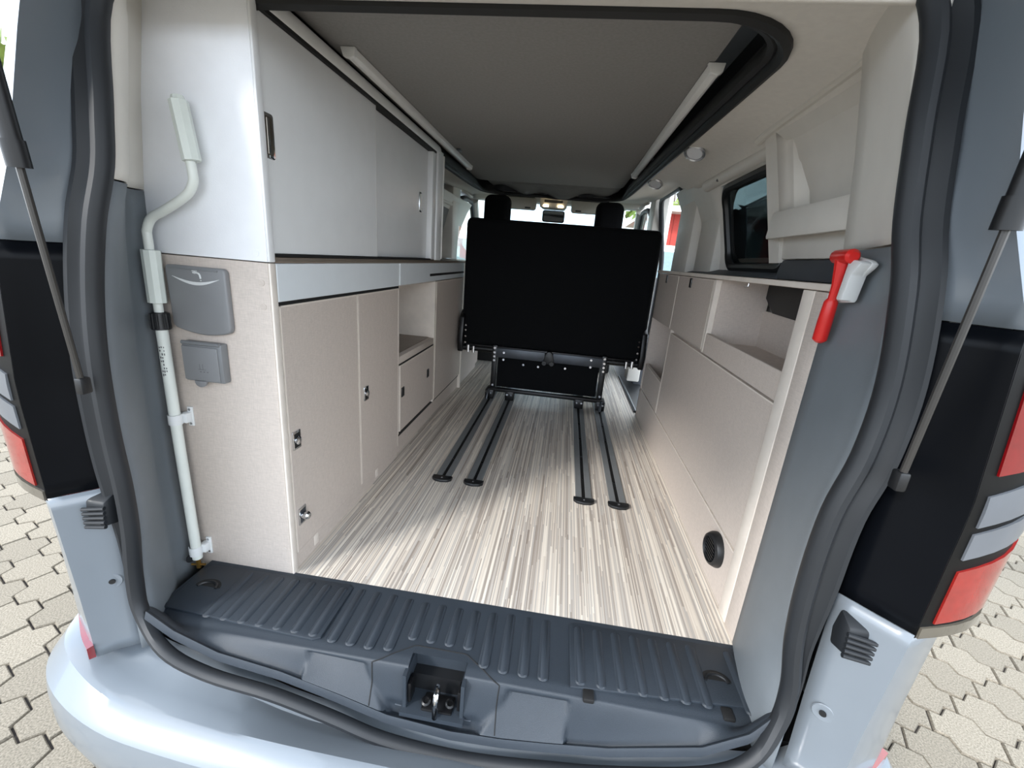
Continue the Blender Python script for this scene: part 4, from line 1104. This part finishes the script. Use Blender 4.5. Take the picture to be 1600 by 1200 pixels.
ho = thing('hammer_holder', (.52, .87, .9), 'white wall holder of the emergency hammer', 'holder')
hslab([(-.030, .945), (.0, .952), (.055, .944), (.068, .938), (.060, .930), (.040, .918), (.030, .872), (-.014, .868), (-.016, .885), (-.010, .91), (-.022, .922), (-.034, .928)], .0, .010, 'back_plate', HAMWHITE, ho)
hslab([(.020, .945), (.055, .942), (.064, .938), (.040, .918), (.032, .874), (.012, .874)], .0, .026, 'side_cheek', HAMWHITE, ho)
hslab([(-.020, .884), (.000, .884), (.000, .872), (-.020, .872)], .0, .028, 'strap', HAMWHITE, ho)
hm = thing('emergency_hammer', (.50, .87, .88), 'red emergency hammer in its white holder on the right pillar trim', 'hammer')
M().tube([HP(-.032, .948, .026), HP(-.026, .950, .026), HP(.030, .950, .026), HP(.036, .949, .026)], [.009, .0125, .0125, .008], 12).build('head', HAMRED, hm)
M().tube([HP(-.004, .945, .024), HP(-.004, .90, .022), HP(-.007, .872, .022)], [.013, .009, .008], 10).build('neck', HAMRED, hm)
M().tube([HP(-.007, .874, .022), HP(-.009, .868, .022), HP(-.016, .830, .020), HP(-.022, .795, .018), HP(-.023, .790, .018)], [.008, .0115, .0125, .0125, .007], 12).build('handle', HAMRED, hm)

# ================================================================== CEILING LAMPS AND LIGHT BARS
for x, y, z, lb in ((.424, 1.86, 1.340, 'round ceiling spotlight nearest the storage pocket'), (.408, 2.54, 1.342, 'round ceiling spotlight above the sliding door'), (-.86, 2.62, 1.325, 'round ceiling spotlight beyond the white upper cabinet')):
    s_ = thing('ceiling_spotlight', (x, y, z), lb, 'spotlight', 'round ceiling spotlights')
    ax = Vector((-.30 if x > 0 else .3, -.42, -.86)).normalized(); z -= .012
    M().lathe([(.040, .0), (.040, .006), (.034, .010), (.030, .007), (.030, .0)], (x, y, z + .008), ax, 24).build('ring', SILVER, s_)
    M().disc((x, y, z + .007), ax, .031, .005, 24, .028).build('lens', LAMPGLASS, s_)
for x, y0, y1, lb in ((.306, 1.275, 2.66, 'white light bar on the right edge of the bed board'), (-.640, 1.255, 2.70, 'white light bar on the left edge of the bed board')):
    lb_ = thing('light_bar', (x, 2.0, 1.39), lb, 'light bar', 'light bars on the bed board')
    M().prism([(x - .018, 1.3985), (x + .018, 1.3985), (x + .015, 1.382), (x + .005, 1.377), (x - .011, 1.380)], 'y', y0 + .01, y1 - .01, .001).build('profile', ALU, lb_)
    for ya in (y0, y1 - .014):
        M().prism([(x - .021, 1.3988), (x + .021, 1.3988), (x + .017, 1.378), (x + .006, 1.372), (x - .013, 1.376)], 'y', ya, ya + .014, .002).build('end_cap', ALU, lb_)
    M().box(x + .024, x + .044, y1 - .40, y1 - .36, 1.392, 1.40, .002).build('bracket', STEEL, lb_)

# ================================================================== CAB
for x, lb in ((-.607, 'black front seat with headrest on the left of the cab'), (.268, 'black front seat with headrest on the right of the cab')):
    fs = thing('front_seat', (x, 3.7, 0), lb, 'seat', 'front seats')
    M().box(x - .24, x + .24, 3.55, 3.68, .40, 1.10, .05, 3).build('backrest', SEATCLOTH, fs)
    M().box(x - .25, x + .25, 3.62, 4.15, .30, .46, .05, 3).build('cushion', SEATCLOTH, fs)
    M().box(x - .108, x + .108, 3.53, 3.65, 1.12, 1.368, .06, 5).build('headrest', SEATCLOTH, fs)
    for dx in (-.06, .06):
        M().tube([(x + dx, 3.60, 1.05), (x + dx, 3.59, 1.16)], .007, 8).build('headrest_post', CHROME, fs)
    M().box(x - .18, x + .18, 3.66, 4.1, .0, .30, .02).build('pedestal', BLACKP, fs)
for x0, x1, lb in ((-.63, -.345, 'left sun visor folded up above the windscreen'), (-.035, .27, 'right sun visor folded up above the windscreen')):
    v_ = thing('sun_visor', ((x0 + x1) / 2, 4.1, 1.38), lb, 'sun visor', 'sun visors')
    bx_ = M().prism(rrect(x0, x1, -.055, .055, .025, 4), 'z', -.010, .010, .004)
    rm = Matrix.Translation((0, 4.10, 1.375)) @ Matrix.Rotation(math.radians(70), 4, 'X')
    mb = M(); mb.v = [tuple(rm @ Vector(p)) for p in bx_.v]; mb.f = bx_.f
    mb.build('flap', LINING, v_)
    M().tube([(x0 + .02, 4.115, 1.428), (x1 - .02, 4.115, 1.428)], .006, 8).build('hinge_rod', BLACKP, v_)
    M().box(x1 - .10 if x0 < -.3 else x0 + .04, x1 - .05 if x0 < -.3 else x0 + .09, 4.072, 4.079, 1.335, 1.347).build('pull_tab', BLACKP, v_)
oc = thing('overhead_console', (-.19, 4.05, 1.40), 'overhead console with reading lamps above the mirror', 'console')
M().prism([(-.31, 4.0), (-.07, 4.0), (-.09, 4.2), (-.29, 4.2)], 'z', 1.345, 1.445, .012).build('housing', LINING_T, oc)
M().box(-.27, -.11, 3.995, 4.002, 1.385, 1.408, .002).build('switch_panel', DARKWALL, oc)
for x in (-.255, -.125):
    M().box(x - .022, x + .022, 3.994, 4.001, 1.352, 1.364, .003).build('reading_lamp', LEDWARM, oc)
rm_ = thing('rear_view_mirror', (-.18, 4.15, 1.31), 'interior rear-view mirror on the windscreen', 'mirror')
M().prism(rrect(-.285, -.085, 1.235, 1.335, .02, 4), 'y', 4.10, 4.13, .006).build('housing', BLACKP, rm_)
M().prism(rrect(-.275, -.095, 1.245, 1.325, .015, 4), 'y', 4.097, 4.1005).build('glass', mat('mirror_glass', (190, 196, 200), .05, 1.0, var=.01), rm_)
M().tube([(-.18, 4.13, 1.32), (-.18, 4.15, 1.332)], .010, 8).build('stem', BLACKP, rm_)
for sd_, lb in ((1, 'grab handle at the right windscreen pillar'), (-1, 'grab handle at the left windscreen pillar')):
    f = (lambda x: x) if sd_ > 0 else (lambda x: 2 * XC - x)
    gh = thing('grab_handle', (f(.56), 3.8, 1.38), lb, 'handle', 'grab handles')
    M().tube(smooth_path([(f(.575), 3.72, 1.40), (f(.54), 3.76, 1.385), (f(.535), 3.85, 1.375), (f(.54), 3.94, 1.385), (f(.575), 3.98, 1.40)], 5), .012, 10).build('bar', LINING_T, gh)
# ================================================================== OUTSIDE
# sliding door pushed back along the right flank
sl = struct(bpy.data.objects.new('door_3', None), 'sliding door pushed back along the right flank of the van'); col.objects.link(sl); sl.location = (.86, 2.0, -.3); BASE['door_3'] = (.86, 2.0, -.3)
M().box(.835, .885, 1.62, 2.62, -.36, .87, .01).build('lower_panel', PAINTD, sl)
M().box(.80, .85, 1.62, 1.74, .86, 1.36, .01).box(.80, .85, 2.50, 2.62, .86, 1.36, .01).box(.80, .85, 1.62, 2.62, 1.27, 1.36, .01).build('window_surround', DARKWALL, sl)
M().box(.822, .828, 1.73, 2.51, .86, 1.28).build('pane', GL_DARK, sl, smooth=0)

def car(name, loc, rz, L, W, prof, glass_z, paint, label, group=None):
    """prof: closed side outline (along, height), nose at +along"""
    t = thing(name, (0, 0, 0), label, 'car', group)
    zt = max(z for _, z in prof); zb = glass_z
    def wid(z): return W / 2 * (1 - .22 * sstep(zb, zt, z)) * (.96 if z < .35 else 1)
    mb = M(); n_ = len(prof)
    lv = [(0.86, .985), (.97, 1.0)]
    rowsL = []
    for s_ in (-1, -.93, .93, 1):
        rowsL.append([(s_ * wid(z) if abs(s_) < 1 else s_ * wid(z), a * (1 if abs(s_) < 1 else .985), z if abs(s_) < 1 else .12 + (z - .12) * .97) for a, z in prof])
    vs = [p for r_ in rowsL for p in r_]
    fs = [(k_ * n_ + i, k_ * n_ + (i + 1) % n_, (k_ + 1) * n_ + (i + 1) % n_, (k_ + 1) * n_ + i) for k_ in range(3) for i in range(n_)]
    fs += [tuple(range(n_)), tuple(range(4 * n_ - 1, 3 * n_ - 1, -1))]
    mb.add(vs, fs); parts = [mb.build('body', paint, t, smooth=40)]
    return t, wid, parts
def finish(t, loc, rz):
    t.location = loc; t.rotation_euler = (0, 0, rz)
def dress(t, wid, L, wheels, windscreen, sides, lamps, plate=None):
    for a in wheels:
        for s_ in (-1, 1):
            wx_ = s_ * (wid(.3) - .09)
            w_ = M().lathe([(.18, -.10), (.31, -.10), (.33, -.08), (.33, .08), (.31, .10), (.18, .10)], (wx_, a, .33), (1, 0, 0), 24).build('wheel', TYRE, t)
            M().disc((wx_ - .101, a, .33), (1, 0, 0), .20, .202, 20).build('hub', SILVER, w_)
    (a0, z0), (a1, z1) = windscreen
    d = Vector((0, a1 - a0, z1 - z0)).normalized(); nn = Vector((0, -d.z, d.y)) if d.y < 0 else Vector((0, d.z, -d.y))
    nn = Vector((0, d.z, -d.y)); nn = nn if nn.y > 0 else -nn
    M().slab([Vector((-wid(z0) * .9, a0, z0)) + nn * .004, Vector((wid(z0) * .9, a0, z0)) + nn * .004, Vector((wid(z1) * .86, a1, z1)) + nn * .004, Vector((-wid(z1) * .86, a1, z1)) + nn * .004], nn, .01).build('windscreen', CARGLASS, t, smooth=0)
    for poly in sides:
        for s_ in (-1, 1):
            M().slab([(s_ * (wid(z) + .002), a, z) for a, z in poly], (s_, 0, 0), .008).build('side_window', CARGLASS, t, smooth=0)
    for a, z, h in lamps:
        for s_ in (-1, 1):
            M().box(s_ * wid(z) * .72 - .16, s_ * wid(z) * .72 + .16, a - .06, a + .012, z - h / 2, z + h / 2, .03).build('headlamp', LAMPGLASS, t)
    M().box(-.35, .35, lamps[0][0] - .05, lamps[0][0] + .02, .42, .60, .02).build('grille', BLACKP, t)

VANP = [(-2.4, .25), (2.2, .22), (2.45, .35), (2.48, .75), (2.40, 1.0), (1.72, 1.18), (1.0, 1.86), (.75, 1.95), (-2.2, 1.97), (-2.42, 1.85), (-2.48, .8)]
CARP = [(-2.0, .22), (2.0, .20), (2.15, .35), (2.16, .62), (2.02, .78), (1.15, .96), (.35, 1.42), (-.2, 1.50), (-1.3, 1.44), (-1.95, .98), (-2.08, .90), (-2.12, .40)]
def parked_van(loc, rz, paint, label):
    t, wid, _ = car('parked_van', loc, rz, 4.9, 1.98, VANP, 1.05, paint, label, 'vehicles parked outside')
    dress(t, wid, 4.9, (-1.5, 1.55), ((1.68, 1.21), (1.04, 1.82)), [[(1.45, 1.15), (.45, 1.15), (.45, 1.75), (.95, 1.75)], [(.3, 1.15), (-.9, 1.15), (-.9, 1.75), (.3, 1.75)]], [(2.44, .82, .18)])
    finish(t, loc, rz); return t
def parked_car(loc, rz, paint, label):
    t, wid, _ = car('parked_car', loc, rz, 4.2, 1.80, CARP, .95, paint, label, 'vehicles parked outside')
    dress(t, wid, 4.2, (-1.3, 1.35), ((1.10, .985), (.38, 1.39)), [[(.75, .98), (-.35, .98), (-.30, 1.40), (.22, 1.38)], [(-.45, .98), (-1.5, .98), (-1.15, 1.36), (-.42, 1.41)]], [(2.12, .66, .13)])
    finish(t, loc, rz); return t
Z = -.618
parked_van((1.95, 9.0, Z), math.radians(188), CARWHITE, 'white van parked outside, seen through the sliding door opening')
parked_car((5.6, 17.5, Z), math.radians(160), CARSILV, 'silver car parked farther back outside the sliding door')
parked_van((-1.9, 10.2, Z), math.radians(180), CARWHITE, 'white van parked ahead on the left, seen through the windscreen')
parked_van((-.35, 16.2, Z), math.radians(180), CARSILV, 'silver van parked ahead on the right, seen through the windscreen')
parked_car((-4.9, 8.0, Z), math.radians(170), CARWHITE, 'white car parked ahead of the left front door')
rc = parked_car((-7.5, 4.6, Z), math.radians(95), mat('red_car_paint', (170, 40, 40), .3, coat=.8), 'red car parked far out beyond the left rear corner')

# red house
hs = thing('red_house', (7.0, 24, Z), 'red wooden house with a pale roof edge behind the parked cars', 'house')
M().box(4.2, 14.0, 22.0, 30.0, Z, 3.45).build('wall', REDWALL, hs, smooth=0)
M().prism([(3.4, 3.45), (14.8, 3.45), (14.8, 3.62), (9.0, 4.0), (3.4, 3.62)], 'y', 21.0, 31.0).build('roof', ROOFG, hs, smooth=0)
for x in (5.6, 7.6, 9.6, 11.6):
    wn = M().box(x, x + 1.1, 21.93, 22.02, 1.2, 3.0).build('window', ROOFG, hs, smooth=0)
    for q in (0, 1):
        M().box(x + .08 + q * .5, x + .52 + q * .5, 21.90, 21.95, 1.28, 2.92).build('pane', CARGLASS, wn, smooth=0)
for i in range(24):
    M().box(4.2 + i * .4, 4.215 + i * .4, 21.985, 22.0, Z, 3.45).build('board_joint', mat('dark_red_joint', (120, 40, 34), .8), hs, smooth=0)
# flagpole
fp = thing('flagpole', (2.98, 15.0, Z), 'slim white flagpole in front of the red house', 'pole')
M().tube([(2.98, 15.0, Z), (2.98, 15.0, 6.5)], .06, 12).build('mast', ROOFG, fp)
M().disc((2.98, 15.0, Z), (0, 0, 1), .16, .08, 16).build('foot', STEEL, fp)
# hedge-like shrub and trees
def tree(loc, h, r, label, name='tree', group='trees behind the forecourt', n_=420):
    t = thing(name, loc, label, name, group); L = Vector(loc)
    M().tube([L, L + Vector((.05, 0, h * .35)), L + Vector((-.05, .05, h * .75))], [.16 * r / 2, .12 * r / 2, .04], 8).build('trunk', BARK, t)
    mb = M(); rnd = random.Random(int(loc[0] * 100) + 5)
    for i in range(n_):
        a, b = rnd.uniform(0, 6.28), rnd.uniform(-1, 1); rr = r * rnd.uniform(.45, 1) * math.sqrt(1 - b * b * .6)
        c = L + Vector((rr * math.cos(a), rr * math.sin(a), h * .66 + b * h * .33)); s_ = rnd.uniform(.14, .3) * r / 2
        u = Vector((rnd.uniform(-1, 1), rnd.uniform(-1, 1), rnd.uniform(-1, 1))).normalized(); w_ = u.orthogonal().normalized(); q = u.cross(w_)
        mb.add([c + w_ * s_, c + q * s_ * .6, c - w_ * s_, c - q * s_ * .6], [(0, 1, 2, 3)])
    cr = mb.build('crown', LEAF, t, smooth=0, fix=False); cr['kind'] = 'stuff'; return t
tree((7.4, 37, Z), 14, 4.6, 'tall leafy tree rising behind the red house')
tree((19.5, 38, Z), 11, 4.0, 'rounded leafy tree behind the right end of the red house')
tree((3.2, 19.5, Z), 2.7, .8, 'young green shrub at the corner of the red house', 'shrub', None, 160)
tree((-13, 8.2, Z), 5.0, 2.4, 'green tree far out beyond the left rear corner', 'tree', 'trees behind the forecourt')
# pale workshop with horizontal siding on the right
wk = thing('workshop', (10, 6, Z), 'pale workshop wall with horizontal siding on the right', 'building')
for i in range(16):
    M().prism([(7.0, Z + i * .3), (7.03, Z + i * .3 + .28), (7.2, Z + i * .3 + .28), (7.2, Z + i * .3)], 'y', 4.0, 14.0).build('siding_board', SIDING, wk, smooth=0)
M().box(7.1, 13, 4.0, 14.0, Z, 4.2).build('wall', SIDING, wk, smooth=0)
M().box(6.8, 13.3, 3.7, 14.3, 4.2, 4.4).build('roof', STEEL, wk, smooth=0)
